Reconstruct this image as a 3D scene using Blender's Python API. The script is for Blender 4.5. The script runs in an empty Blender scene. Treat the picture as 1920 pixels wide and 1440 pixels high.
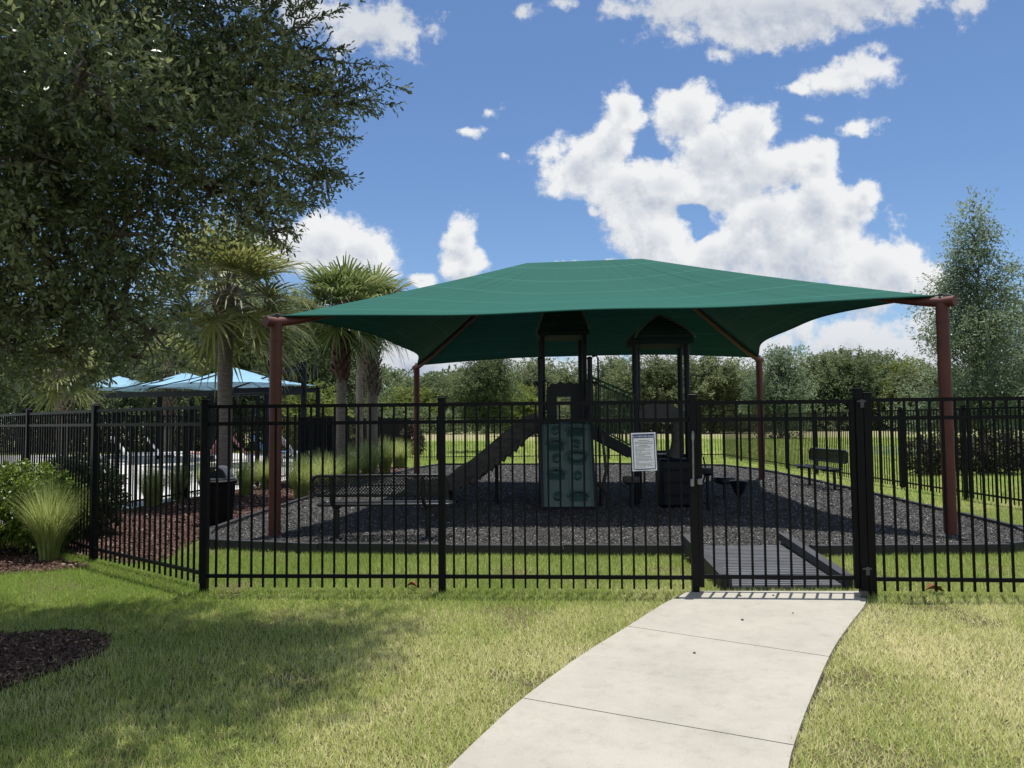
import bpy, math, random
import numpy as np
from mathutils import Vector, Matrix

random.seed(7)
rng = np.random.default_rng(11)
sc = bpy.context.scene
col = sc.collection
R = math.radians

# ------------------------------------------------------------------ camera
F = 1397.0
EYE = 1.6
TH = math.atan(70.0 / F)
RO = 0.0087
f_ = Vector((0, math.cos(TH), math.sin(TH)))
r0 = Vector((1, 0, 0)); u0 = Vector((0, -math.sin(TH), math.cos(TH)))
r_ = r0 * math.cos(RO) - u0 * math.sin(RO)
u_ = u0 * math.cos(RO) + r0 * math.sin(RO)
cam_d = bpy.data.cameras.new('camera'); cam = bpy.data.objects.new('camera', cam_d); col.objects.link(cam)
cam_d.sensor_width = 36; cam_d.lens = 36 * F / 1920; cam_d.clip_start = 0.05; cam_d.clip_end = 3000
m = Matrix.Identity(4)
for i in range(3):
    m[i][0] = r_[i]; m[i][1] = u_[i]; m[i][2] = -f_[i]
m[2][3] = EYE
cam.matrix_world = m
sc.camera = cam

def ray(px, py): return f_ + r_ * ((px - 960) / F) + u_ * ((720 - py) / F)
def at(px, py, Y):
    d = ray(px, py); t = Y / d.y
    return Vector((d.x * t, Y, EYE + d.z * t))
def gnd(px, py, z=0.0):
    d = ray(px, py); t = (z - EYE) / d.z
    return Vector((d.x * t, d.y * t, z))

# ------------------------------------------------------------------ light, sky
SUN_EL, SUN_AZ = 80.5, 25.0          # azimuth measured from +Y towards +X
w = bpy.data.worlds.new("World"); sc.world = w; w.use_nodes = True
nt = w.node_tree; nt.nodes.clear()
def N(tree, typ, **kw):
    n = tree.nodes.new(typ)
    for k, v in kw.items(): setattr(n, k, v)
    return n
def L(tree, a, b): tree.links.new(a, b)

def cloud_group():
    g = bpy.data.node_groups.new('cloud_field', 'ShaderNodeTree')
    g.interface.new_socket('P', in_out='INPUT', socket_type='NodeSocketVector')
    g.interface.new_socket('D', in_out='OUTPUT', socket_type='NodeSocketFloat')
    g.interface.new_socket('S', in_out='OUTPUT', socket_type='NodeSocketFloat')
    gi = N(g, 'NodeGroupInput'); go = N(g, 'NodeGroupOutput')
    # large slow warp gives uneven outlines
    n1 = N(g, 'ShaderNodeTexNoise'); n1.inputs['Scale'].default_value = 7.0; n1.inputs['Detail'].default_value = 3
    L(g, gi.outputs['P'], n1.inputs['Vector'])
    s1 = N(g, 'ShaderNodeVectorMath', operation='SUBTRACT'); L(g, n1.outputs['Color'], s1.inputs[0]); s1.inputs[1].default_value = (.5, .5, .5)
    m1 = N(g, 'ShaderNodeVectorMath', operation='MULTIPLY_ADD'); L(g, s1.outputs[0], m1.inputs[0]); m1.inputs[1].default_value = (.05, .05, 0); L(g, gi.outputs['P'], m1.inputs[2])
    # px, py, rx, ry, weight
    B = [(1172,202,34,42,1.0),(1148,262,38,44,1.0),(1095,305,72,52,1.0),(1180,342,80,40,1.0),(1250,345,80,52,1.0),
         (1296,210,48,46,1.0),(1335,280,74,60,1.0),(1405,250,46,52,1.0),(1400,325,110,56,1.0),(1480,322,62,50,.85),
         (1195,392,58,52,1.0),(1335,345,60,34,1.0),(1345,470,60,40,1.0),(1222,450,72,64,1.0),(1270,505,100,52,.9),
         (1440,410,80,62,1.0),(1530,400,76,72,1.0),(1600,398,40,32,1.0),(1622,375,24,24,.95),(1500,480,150,75,1.0),(1395,470,70,55,1.0),
         (1640,520,110,62,1.0),(1720,540,60,45,.8),(1540,300,38,38,.8),(1600,640,200,70,.62),(1760,600,130,90,.6),(1450,640,130,40,.5),
         (1460,10,300,62,.85),(1380,60,160,45,.55),(1640,0,130,50,.8),(1345,95,60,40,.35),
         (1590,140,105,36,.8),(1492,158,46,20,.6),(1650,100,50,30,.4),(1606,238,48,36,.65),(1520,222,60,30,.3),
         (705,52,105,62,.75),(600,20,110,55,.7),(520,-20,120,50,.7),(870,242,48,26,.42),(912,196,48,32,.32),(985,30,60,40,.30),(1062,8,60,30,.34),(945,300,30,20,.2),(1110,395,28,26,.35),
         (612,455,62,48,1.0),(668,478,62,44,1.0),(560,470,60,50,.9),(700,520,50,26,.7),(860,448,34,40,.95),(868,492,38,38,.95),(785,532,34,16,.8),(1075,496,60,16,.6),(1130,490,40,12,.5),
         (800,690,170,62,.85),(960,690,220,55,.75),(1230,690,200,50,.7),(1500,700,220,70,.8),(1650,690,200,90,.75),(1800,700,200,80,.6),(760,650,70,30,.6),(1130,690,110,42,.7),(1150,660,90,30,.5),(640,600,90,50,.5),(1400,690,260,36,.6),(300,640,260,60,.5)]
    prev = None
    for (px, py, rx, ry, wt) in B:
        c = at(px, py, 1.0); u, v = c.x, c.z - EYE
        rx, ry = rx / F, ry / F
        a = N(g, 'ShaderNodeVectorMath', operation='MULTIPLY_ADD')
        L(g, m1.outputs[0], a.inputs[0]); a.inputs[1].default_value = (1 / rx, 1 / ry, 0); a.inputs[2].default_value = (-u / rx, -v / ry, 0)
        l = N(g, 'ShaderNodeVectorMath', operation='LENGTH'); L(g, a.outputs[0], l.inputs[0])
        q = N(g, 'ShaderNodeMath', operation='MULTIPLY_ADD'); L(g, l.outputs['Value'], q.inputs[0]); q.inputs[1].default_value = -.75; q.inputs[2].default_value = wt
        if prev is None: prev = q
        else:
            mx = N(g, 'ShaderNodeMath', operation='SMOOTH_MAX'); mx.inputs[2].default_value = .22
            L(g, prev.outputs[0], mx.inputs[0]); L(g, q.outputs[0], mx.inputs[1]); prev = mx
    # hole of blue inside the large cloud
    sb = prev
    for (hx_, hy_, ha, hb) in ((1296, 388, 24, 14), (1316, 412, 12, 30)):
        c = at(hx_, hy_, 1.0)
        a = N(g, 'ShaderNodeVectorMath', operation='MULTIPLY_ADD'); L(g, m1.outputs[0], a.inputs[0])
        a.inputs[1].default_value = (F / ha, F / hb, 0); a.inputs[2].default_value = (-c.x * F / ha, -(c.z - EYE) * F / hb, 0)
        l = N(g, 'ShaderNodeVectorMath', operation='LENGTH'); L(g, a.outputs[0], l.inputs[0])
        q = N(g, 'ShaderNodeMath', operation='MULTIPLY_ADD', use_clamp=True); L(g, l.outputs['Value'], q.inputs[0]); q.inputs[1].default_value = -.55; q.inputs[2].default_value = .85
        s2 = N(g, 'ShaderNodeMath', operation='SUBTRACT'); L(g, sb.outputs[0], s2.inputs[0]); L(g, q.outputs[0], s2.inputs[1]); sb = s2
    # billows: fractal voronoi (round lobes) + fine fbm
    vo = N(g, 'ShaderNodeTexVoronoi', feature='F1'); vo.inputs['Scale'].default_value = 20; vo.inputs['Detail'].default_value = 5; vo.inputs['Roughness'].default_value = .5; vo.inputs['Lacunarity'].default_value = 2.2
    vo.normalize = True
    L(g, m1.outputs[0], vo.inputs['Vector'])
    n2 = N(g, 'ShaderNodeTexNoise'); n2.inputs['Scale'].default_value = 18; n2.inputs['Detail'].default_value = 9; n2.inputs['Roughness'].default_value = .64
    L(g, gi.outputs['P'], n2.inputs['Vector'])
    v1 = N(g, 'ShaderNodeMath', operation='MULTIPLY_ADD'); L(g, vo.outputs['Distance'], v1.inputs[0]); v1.inputs[1].default_value = -.75; L(g, sb.outputs[0], v1.inputs[2])
    v2 = N(g, 'ShaderNodeMath', operation='MULTIPLY_ADD'); L(g, n2.outputs['Fac'], v2.inputs[0]); v2.inputs[1].default_value = 2.0; L(g, v1.outputs[0], v2.inputs[2])
    L(g, v2.outputs[0], go.inputs['D']); L(g, prev.outputs[0], go.inputs['S'])
    return g

SKY_K = 0.085
sky = N(nt, 'ShaderNodeTexSky', sky_type='NISHITA'); sky.sun_disc = False
sky.sun_elevation = R(SUN_EL); sky.sun_rotation = R(SUN_AZ)
sky.air_density = 1.0; sky.dust_density = 0.3; sky.ozone_density = 2.2
tc = N(nt, 'ShaderNodeTexCoord')
sep = N(nt, 'ShaderNodeSeparateXYZ'); L(nt, tc.outputs['Generated'], sep.inputs[0])
my = N(nt, 'ShaderNodeMath', operation='MAXIMUM'); L(nt, sep.outputs['Y'], my.inputs[0]); my.inputs[1].default_value = .05
du = N(nt, 'ShaderNodeMath', operation='DIVIDE'); L(nt, sep.outputs['X'], du.inputs[0]); L(nt, my.outputs[0], du.inputs[1])
dv = N(nt, 'ShaderNodeMath', operation='DIVIDE'); L(nt, sep.outputs['Z'], dv.inputs[0]); L(nt, my.outputs[0], dv.inputs[1])
cmb = N(nt, 'ShaderNodeCombineXYZ'); L(nt, du.outputs[0], cmb.inputs[0]); L(nt, dv.outputs[0], cmb.inputs[1])
cg = cloud_group()
def fieldat(off):
    a = N(nt, 'ShaderNodeVectorMath', operation='ADD'); L(nt, cmb.outputs[0], a.inputs[0]); a.inputs[1].default_value = off
    gnode = N(nt, 'ShaderNodeGroup'); gnode.node_tree = cg; L(nt, a.outputs[0], gnode.inputs[0]); return gnode.outputs
G0 = fieldat((0, 0, 0)); D0 = G0[0]; D1 = fieldat((.007, .020, 0))[0]
cov = N(nt, 'ShaderNodeMapRange', interpolation_type='SMOOTHSTEP'); L(nt, D0, cov.inputs['Value'])
cov.inputs['From Min'].default_value = .68; cov.inputs['From Max'].default_value = 1.10
df = N(nt, 'ShaderNodeMath', operation='SUBTRACT'); L(nt, D0, df.inputs[0]); L(nt, D1, df.inputs[1])
lit = N(nt, 'ShaderNodeMapRange'); L(nt, df.outputs[0], lit.inputs['Value'])
lit.inputs['From Min'].default_value = -.85; lit.inputs['From Max'].default_value = .30
deep = N(nt, 'ShaderNodeMapRange', interpolation_type='SMOOTHSTEP'); L(nt, G0[1], deep.inputs['Value'])
deep.inputs['From Min'].default_value = .35; deep.inputs['From Max'].default_value = 1.05; deep.inputs['To Min'].default_value = .30; deep.inputs['To Max'].default_value = -.26
ls = N(nt, 'ShaderNodeMath', operation='MULTIPLY_ADD', use_clamp=True); L(nt, lit.outputs[0], ls.inputs[0]); ls.inputs[1].default_value = .85; L(nt, deep.outputs[0], ls.inputs[2])
hi_ = N(nt, 'ShaderNodeMapRange', interpolation_type='SMOOTHSTEP'); L(nt, dv.outputs[0], hi_.inputs['Value']); hi_.inputs['From Min'].default_value = .44; hi_.inputs['From Max'].default_value = .56; hi_.inputs['To Max'].default_value = -.38
lo_ = N(nt, 'ShaderNodeMapRange', interpolation_type='SMOOTHSTEP'); L(nt, dv.outputs[0], lo_.inputs['Value']); lo_.inputs['From Min'].default_value = .06; lo_.inputs['From Max'].default_value = .20; lo_.inputs['To Min'].default_value = -.34; lo_.inputs['To Max'].default_value = 0
l2 = N(nt, 'ShaderNodeMath', operation='ADD'); L(nt, ls.outputs[0], l2.inputs[0]); L(nt, hi_.outputs[0], l2.inputs[1])
l3 = N(nt, 'ShaderNodeMath', operation='ADD', use_clamp=True); L(nt, l2.outputs[0], l3.inputs[0]); L(nt, lo_.outputs[0], l3.inputs[1])
cr = N(nt, 'ShaderNodeMix', data_type='RGBA'); L(nt, l3.outputs[0], cr.inputs['Factor'])
cr.inputs['A'].default_value = (.40, .48, .62, 1); cr.inputs['B'].default_value = (.98, .99, 1.0, 1)
front = N(nt, 'ShaderNodeMapRange'); L(nt, sep.outputs['Y'], front.inputs['Value']); front.inputs['From Min'].default_value = .1; front.inputs['From Max'].default_value = .3
cvf = N(nt, 'ShaderNodeMath', operation='MULTIPLY'); L(nt, cov.outputs[0], cvf.inputs[0]); L(nt, front.outputs[0], cvf.inputs[1])
hsv = N(nt, 'ShaderNodeHueSaturation'); hsv.inputs['Saturation'].default_value = 1.0; tint = N(nt, 'ShaderNodeMix', data_type='RGBA', blend_type='MULTIPLY'); tint.inputs['Factor'].default_value = 1; L(nt, sky.outputs[0], tint.inputs['A']); tint.inputs['B'].default_value = (.84, .97, 1.13, 1); L(nt, tint.outputs['Result'], hsv.inputs['Color'])
# unseen clouds added behind and above the camera, to whiten and brighten ambient light
nb_ = N(nt, 'ShaderNodeTexNoise'); nb_.inputs['Scale'].default_value = 2.6; nb_.inputs['Detail'].default_value = 5; nb_.inputs['Roughness'].default_value = .55; L(nt, tc.outputs['Generated'], nb_.inputs['Vector'])
cb = N(nt, 'ShaderNodeMapRange', interpolation_type='SMOOTHSTEP'); L(nt, nb_.outputs['Fac'], cb.inputs['Value']); cb.inputs['From Min'].default_value = .44; cb.inputs['From Max'].default_value = .56
bk_m = N(nt, 'ShaderNodeMapRange'); L(nt, sep.outputs['Y'], bk_m.inputs['Value']); bk_m.inputs['From Min'].default_value = .22; bk_m.inputs['From Max'].default_value = .05
up_m = N(nt, 'ShaderNodeMapRange'); L(nt, sep.outputs['Z'], up_m.inputs['Value']); up_m.inputs['From Min'].default_value = -.02; up_m.inputs['From Max'].default_value = .06
cb1 = N(nt, 'ShaderNodeMath', operation='MULTIPLY'); L(nt, cb.outputs[0], cb1.inputs[0]); L(nt, bk_m.outputs[0], cb1.inputs[1])
cb2 = N(nt, 'ShaderNodeMath', operation='MULTIPLY'); L(nt, cb1.outputs[0], cb2.inputs[0]); L(nt, up_m.outputs[0], cb2.inputs[1])
cvt = N(nt, 'ShaderNodeMath', operation='MAXIMUM'); L(nt, cvf.outputs[0], cvt.inputs[0]); L(nt, cb2.outputs[0], cvt.inputs[1])
bg1 = N(nt, 'ShaderNodeBackground'); bg1.inputs['Strength'].default_value = SKY_K; L(nt, hsv.outputs[0], bg1.inputs['Color'])
bg2 = N(nt, 'ShaderNodeBackground'); bg2.inputs['Strength'].default_value = 0.70; L(nt, cr.outputs['Result'], bg2.inputs['Color'])
mxs = N(nt, 'ShaderNodeMixShader'); L(nt, cvt.outputs[0], mxs.inputs[0]); L(nt, bg1.outputs[0], mxs.inputs[1]); L(nt, bg2.outputs[0], mxs.inputs[2])
wo = N(nt, 'ShaderNodeOutputWorld'); L(nt, mxs.outputs[0], wo.inputs['Surface'])

sl = bpy.data.lights.new('sun', 'SUN'); sl.energy = 4.2; sl.angle = R(.5); sl.color = (1, .965, .90)
so = bpy.data.objects.new('sun', sl); col.objects.link(so)
sdir = Vector((math.sin(R(SUN_AZ)) * math.cos(R(SUN_EL)), math.cos(R(SUN_AZ)) * math.cos(R(SUN_EL)), math.sin(R(SUN_EL))))
so.rotation_euler = sdir.to_track_quat('Z', 'Y').to_euler()
sc.view_settings.view_transform = 'Standard'; sc.view_settings.look = 'None'
sc.view_settings.exposure = 0.36; sc.view_settings.gamma = 1.0
sc.render.engine = 'CYCLES'
w.cycles.sampling_method = 'MANUAL'; w.cycles.sample_map_resolution = 512
sc.cycles.max_bounces = 6; sc.cycles.diffuse_bounces = 3; sc.cycles.transmission_bounces = 3; sc.cycles.transparent_max_bounces = 6

# ------------------------------------------------------------------ materials
def mat(name, c1, c2=None, scale=6.0, rough=.6, bump=0.0, bscale=None, metallic=0.0, spec=.5, detail=5, ramp=(.35, .65), stretch=None, transl=0.0, coat=0):
    if name in bpy.data.materials: return bpy.data.materials[name]
    mt = bpy.data.materials.new(name); mt.use_nodes = True; t = mt.node_tree
    b = t.nodes['Principled BSDF']; out = t.nodes['Material Output']
    b.inputs['Roughness'].default_value = rough; b.inputs['Metallic'].default_value = metallic
    b.inputs['Specular IOR Level'].default_value = spec
    tcn = N(t, 'ShaderNodeTexCoord'); src = tcn.outputs['Object']
    if stretch:
        mp = N(t, 'ShaderNodeMapping'); mp.inputs['Scale'].default_value = stretch; L(t, src, mp.inputs[0]); src = mp.outputs[0]
    n = N(t, 'ShaderNodeTexNoise'); n.inputs['Scale'].default_value = scale; n.inputs['Detail'].default_value = detail; n.inputs['Roughness'].default_value = .6
    L(t, src, n.inputs['Vector'])
    c2 = c2 or tuple(x * .8 for x in c1)
    rp = N(t, 'ShaderNodeValToRGB'); rp.color_ramp.elements[0].position = ramp[0]; rp.color_ramp.elements[1].position = ramp[1]
    rp.color_ramp.elements[0].color = (*c2, 1); rp.color_ramp.elements[1].color = (*c1, 1)
    L(t, n.outputs['Fac'], rp.inputs[0]); L(t, rp.outputs[0], b.inputs['Base Color'])
    rr = N(t, 'ShaderNodeMapRange'); L(t, n.outputs['Fac'], rr.inputs['Value']); rr.inputs['To Min'].default_value = rough * .85; rr.inputs['To Max'].default_value = min(1, rough * 1.15)
    L(t, rr.outputs[0], b.inputs['Roughness'])
    if bump:
        n2 = N(t, 'ShaderNodeTexNoise'); n2.inputs['Scale'].default_value = bscale or scale * 4; n2.inputs['Detail'].default_value = 4; L(t, src, n2.inputs['Vector'])
        bp = N(t, 'ShaderNodeBump'); bp.inputs['Strength'].default_value = bump; bp.inputs['Distance'].default_value = .02
        L(t, n2.outputs['Fac'], bp.inputs['Height']); L(t, bp.outputs[0], b.inputs['Normal'])
    if transl:
        tr = N(t, 'ShaderNodeBsdfTranslucent'); L(t, rp.outputs[0], tr.inputs[0])
        mx = N(t, 'ShaderNodeMixShader'); mx.inputs[0].default_value = transl
        L(t, b.outputs[0], mx.inputs[1]); L(t, tr.outputs[0], mx.inputs[2]); L(t, mx.outputs[0], out.inputs[0])
    return mt

def leafmat(name, stops, rough=.5, transl=.25, spec=.4, patch=0):
    """leaf colour by the per-leaf attribute 'rnd'"""
    if name in bpy.data.materials: return bpy.data.materials[name]
    mt = bpy.data.materials.new(name); mt.use_nodes = True; t = mt.node_tree
    b = t.nodes['Principled BSDF']; out = t.nodes['Material Output']
    a = N(t, 'ShaderNodeAttribute'); a.attribute_name = 'rnd'
    rp = N(t, 'ShaderNodeValToRGB'); e = rp.color_ramp.elements
    while len(e) < len(stops): e.new(.5)
    for k, (p, c) in enumerate(stops): e[k].position = p; e[k].color = (*c, 1)
    L(t, a.outputs['Fac'], rp.inputs[0]); L(t, rp.outputs[0], b.inputs['Base Color'])
    b.inputs['Roughness'].default_value = rough; b.inputs['Specular IOR Level'].default_value = spec
    tr = N(t, 'ShaderNodeBsdfTranslucent')
    hs = N(t, 'ShaderNodeHueSaturation'); hs.inputs['Hue'].default_value = .48; hs.inputs['Value'].default_value = 1.3; L(t, rp.outputs[0], hs.inputs['Color']); L(t, hs.outputs[0], tr.inputs[0])
    mx = N(t, 'ShaderNodeMixShader'); mx.inputs[0].default_value = transl
    L(t, b.outputs[0], mx.inputs[1]); L(t, tr.outputs[0], mx.inputs[2]); L(t, mx.outputs[0], out.inputs[0])
    return mt

M = {}
M['fence'] = mat('black_powder_coat', (.006, .006, .007), (.004, .004, .005), 9, .45, .05, 60, spec=.16)
M['rust'] = mat('red_brown_steel', (.125, .032, .018), (.085, .022, .014), 2.2, .55, .06, 40)
M['boot'] = mat('palm_boots', (.20, .165, .125), (.09, .07, .05), 12, .9, .6, 40)
M['bootred'] = mat('fresh_palm_boots', (.13, .07, .045), (.06, .035, .025), 12, .9, .6, 40)
M['bark'] = mat('oak_bark', (.13, .105, .08), (.055, .045, .035), 9, .9, .8, 30, stretch=(1, 1, .3))
M['palmbark'] = mat('palm_bark', (.26, .225, .185), (.12, .10, .08), 6, .9, 1.0, 14, stretch=(1, 1, 7))
M['concrete'] = None
M['plastic_blue'] = mat('navy_playground_plastic', (.007, .010, .018), (.005, .007, .013), 4, .42, spec=.3)
M['plastic_green'] = mat('dark_green_playground_plastic', (.040, .092, .074), (.030, .074, .060), 3, .34, .03, 30)
M['ribgrey'] = mat('roof_rib_plastic', (.15, .21, .20), (.12, .17, .165), 5, .5)
M['steel_green'] = mat('green_railing_steel', (.028, .095, .050), (.022, .075, .040), 5, .4)
M['roofgreen'] = mat('dark_roof_plastic', (.018, .045, .046), (.013, .035, .036), 5, .7, spec=.15)
M['logbrown'] = mat('moulded_log_plastic', (.085, .075, .062), (.035, .030, .026), 7, .7, .8, 16, stretch=(.6, 2, 2))
M['greyplastic'] = mat('grey_playground_plastic', (.060, .060, .064), (.045, .045, .048), 4, .5)
M['pale'] = mat('pale_green_plastic_lattice', (.32, .36, .25), (.26, .3, .2), 6, .5)
M['kerb'] = mat('black_plastic_border', (.030, .030, .032), (.018, .018, .019), 3, .62, .15, 22)
M['ramp'] = mat('grey_recycled_plastic', (.13, .135, .145), (.085, .088, .096), 2.5, .6, .12, 25)
M['railgrey'] = mat('dark_recycled_plastic', (.050, .052, .056), (.032, .033, .036), 3, .6, .12, 25)
M['bench'] = mat('black_vinyl_coated_mesh', (.012, .012, .014), (.008, .008, .01), 9, .35)
M['bin'] = mat('black_bin_plastic', (.006, .006, .007), (.004, .004, .005), 8, .6, spec=.2)
M['binlid'] = mat('dark_grey_bin_lid', (.075, .078, .085), (.05, .052, .058), 5, .4)
M['steel'] = mat('latch_steel', (.30, .30, .30), (.2, .2, .2), 20, .4, metallic=.8)
M['sign'] = mat('sign_white', (.90, .91, .95), (.87, .88, .92), 10, .4)
M['signblue'] = mat('sign_blue', (.010, .045, .18), (.009, .04, .16), 10, .5, spec=.2)
M['signtext'] = mat('sign_grey_print', (.10, .11, .14), (.08, .09, .12), 10, .6)
M['navybeam'] = mat('dark_navy_steel', (.006, .008, .014), (.004, .006, .010), 5, .5, spec=.12)
M['lounge'] = mat('white_sling', (.75, .76, .78), (.68, .69, .7), 8, .6)
M['pink'] = mat('pink_towel', (.65, .28, .26), (.55, .22, .2), 20, .8)
M['bluetowel'] = mat('blue_towel', (.18, .40, .68), (.14, .33, .6), 20, .8)
M['soilleaf'] = mat('fallen_leaf', (.25, .09, .03), (.16, .06, .02), 30, .8)
M['moss'] = leafmat('spanish_moss', [(0, (.10, .11, .085)), (1, (.20, .21, .16))], .9, .1, .1)
M['oak'] = leafmat('live_oak_leaf', [(0, (.045, .068, .028)), (.4, (.125, .165, .07)), (.75, (.27, .315, .14)), (1, (.55, .58, .32))], .27, .42, .9)  # wide tone range also paints in leaf glints and light patches
M['oakfar'] = leafmat('oak_leaf_mid', [(0, (.055, .085, .036)), (.5, (.11, .155, .068)), (1, (.21, .25, .12))], .6, .35, .3)
M['woodfar'] = leafmat('wood_leaf', [(0, (.07, .105, .05)), (.5, (.14, .19, .088)), (1, (.26, .30, .155))], .7, .35, .2)  # leaf tones lightened in place of haze over the far trees
M['woodolive'] = leafmat('olive_leaf', [(0, (.095, .125, .06)), (.5, (.18, .215, .105)), (1, (.30, .335, .18))], .7, .35, .2)  # brightened too, the distance haze being put into the colour
M['woodlime'] = leafmat('lime_leaf', [(0, (.08, .12, .025)), (.5, (.17, .22, .05)), (1, (.30, .35, .10))], .6, .35, .2)
M['woodblue'] = leafmat('blue_green_leaf', [(0, (.075, .12, .065)), (.5, (.17, .23, .135)), (1, (.33, .40, .26))], .55, .35, .35)
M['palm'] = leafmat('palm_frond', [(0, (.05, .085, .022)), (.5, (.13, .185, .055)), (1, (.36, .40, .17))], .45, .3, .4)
M['palmyellow'] = leafmat('yellow_palm_frond', [(0, (.08, .10, .025)), (.5, (.19, .22, .06)), (1, (.44, .45, .20))], .45, .3, .4)  # paler, yellower leaf colour for the yellow-green palms
M['shrub'] = leafmat('shrub_leaf', [(0, (.05, .09, .016)), (.5, (.13, .20, .03)), (1, (.32, .40, .06))], .4, .25, .4)
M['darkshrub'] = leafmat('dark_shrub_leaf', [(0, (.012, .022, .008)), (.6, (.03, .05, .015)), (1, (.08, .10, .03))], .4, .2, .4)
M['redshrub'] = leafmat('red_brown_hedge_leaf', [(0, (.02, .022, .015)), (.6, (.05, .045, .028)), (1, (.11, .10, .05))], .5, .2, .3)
M['tallgrass'] = leafmat('ornamental_grass_blade', [(0, (.22, .19, .07)), (.4, (.24, .33, .08)), (.8, (.44, .53, .19)), (1, (.70, .68, .36))], .5, .42, .3)
M['blade'] = leafmat('lawn_blade', [(0, (.20, .31, .055)), (.35, (.36, .45, .12)), (.65, (.54, .56, .23)), (1, (.82, .77, .46))], .6, .42, .2)
M['chip'] = leafmat('rubber_chip', [(0, (.020, .019, .017)), (.5, (.052, .050, .046)), (.9, (.10, .098, .098)), (1, (.40, .39, .39))], .7, 0, .3)
M['mulchchip'] = leafmat('red_mulch_chip', [(0, (.028, .014, .012)), (.5, (.085, .042, .034)), (.9, (.19, .115, .09)), (1, (.45, .34, .27))], .9, 0, .2)
M['darkchip'] = leafmat('brown_mulch_chip', [(0, (.030, .019, .014)), (.5, (.075, .046, .035)), (.9, (.16, .105, .075)), (1, (.32, .22, .15))], .9, 0, .2)

def ground_mat():
    mt = bpy.data.materials.new('lawn_ground'); mt.use_nodes = True; t = mt.node_tree; b = t.nodes['Principled BSDF']
    b.inputs['Roughness'].default_value = .95; b.inputs['Specular IOR Level'].default_value = .1
    tcn = N(t, 'ShaderNodeTexCoord')
    n1 = N(t, 'ShaderNodeTexNoise'); n1.inputs['Scale'].default_value = .35; n1.inputs['Detail'].default_value = 6; L(t, tcn.outputs['Object'], n1.inputs['Vector'])
    n2 = N(t, 'ShaderNodeTexNoise'); n2.inputs['Scale'].default_value = 24; n2.inputs['Detail'].default_value = 6; n2.inputs['Roughness'].default_value = .75; L(t, tcn.outputs['Object'], n2.inputs['Vector'])
    rp = N(t, 'ShaderNodeValToRGB'); rp.color_ramp.elements[0].position = .36; rp.color_ramp.elements[1].position = .64
    rp.color_ramp.elements[0].color = (.22, .29, .07, 1); rp.color_ramp.elements[1].color = (.38, .37, .15, 1); L(t, n1.outputs['Fac'], rp.inputs[0])
    mx = N(t, 'ShaderNodeMix', data_type='RGBA', blend_type='MULTIPLY'); mx.inputs['Factor'].default_value = .8
    r2 = N(t, 'ShaderNodeValToRGB'); r2.color_ramp.elements[0].position = .3; r2.color_ramp.elements[1].position = .7
    r2.color_ramp.elements[0].color = (.45, .45, .42, 1); r2.color_ramp.elements[1].color = (1.1, 1.1, 1.1, 1); L(t, n2.outputs['Fac'], r2.inputs[0])
    L(t, r2.outputs[0], mx.inputs['B'])
    spn = N(t, 'ShaderNodeSeparateXYZ'); L(t, tcn.outputs['Object'], spn.inputs[0])
    nr_ = N(t, 'ShaderNodeMapRange'); L(t, spn.outputs['Y'], nr_.inputs['Value']); nr_.inputs['From Min'].default_value = 9; nr_.inputs['From Max'].default_value = 16
    th = N(t, 'ShaderNodeMix', data_type='RGBA'); L(t, nr_.outputs[0], th.inputs['Factor']); th.inputs['A'].default_value = (.15, .13, .065, 1); L(t, rp.outputs[0], th.inputs['B']); L(t, th.outputs['Result'], mx.inputs['A'])
    # far meadow: purplish seed heads in streaks beyond 60 m
    sp = N(t, 'ShaderNodeSeparateXYZ'); L(t, tcn.outputs['Object'], sp.inputs[0])
    mr = N(t, 'ShaderNodeMapRange'); L(t, sp.outputs['Y'], mr.inputs['Value']); mr.inputs['From Min'].default_value = 58; mr.inputs['From Max'].default_value = 80
    n3 = N(t, 'ShaderNodeTexNoise'); n3.inputs['Scale'].default_value = .05; n3.inputs['Detail'].default_value = 3; L(t, tcn.outputs['Object'], n3.inputs['Vector'])
    mm = N(t, 'ShaderNodeMath', operation='MULTIPLY'); L(t, mr.outputs[0], mm.inputs[0]); L(t, n3.outputs['Fac'], mm.inputs[1])
    m3 = N(t, 'ShaderNodeMix', data_type='RGBA'); L(t, mm.outputs[0], m3.inputs['Factor']); L(t, mx.outputs['Result'], m3.inputs['A']); m3.inputs['B'].default_value = (.34, .27, .20, 1)
    L(t, m3.outputs['Result'], b.inputs['Base Color'])
    bp = N(t, 'ShaderNodeBump'); bp.inputs['Strength'].default_value = .7; bp.inputs['Distance'].default_value = .03; L(t, n2.outputs['Fac'], bp.inputs['Height']); L(t, bp.outputs[0], b.inputs['Normal'])
    return mt
M['ground'] = ground_mat()

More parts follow.
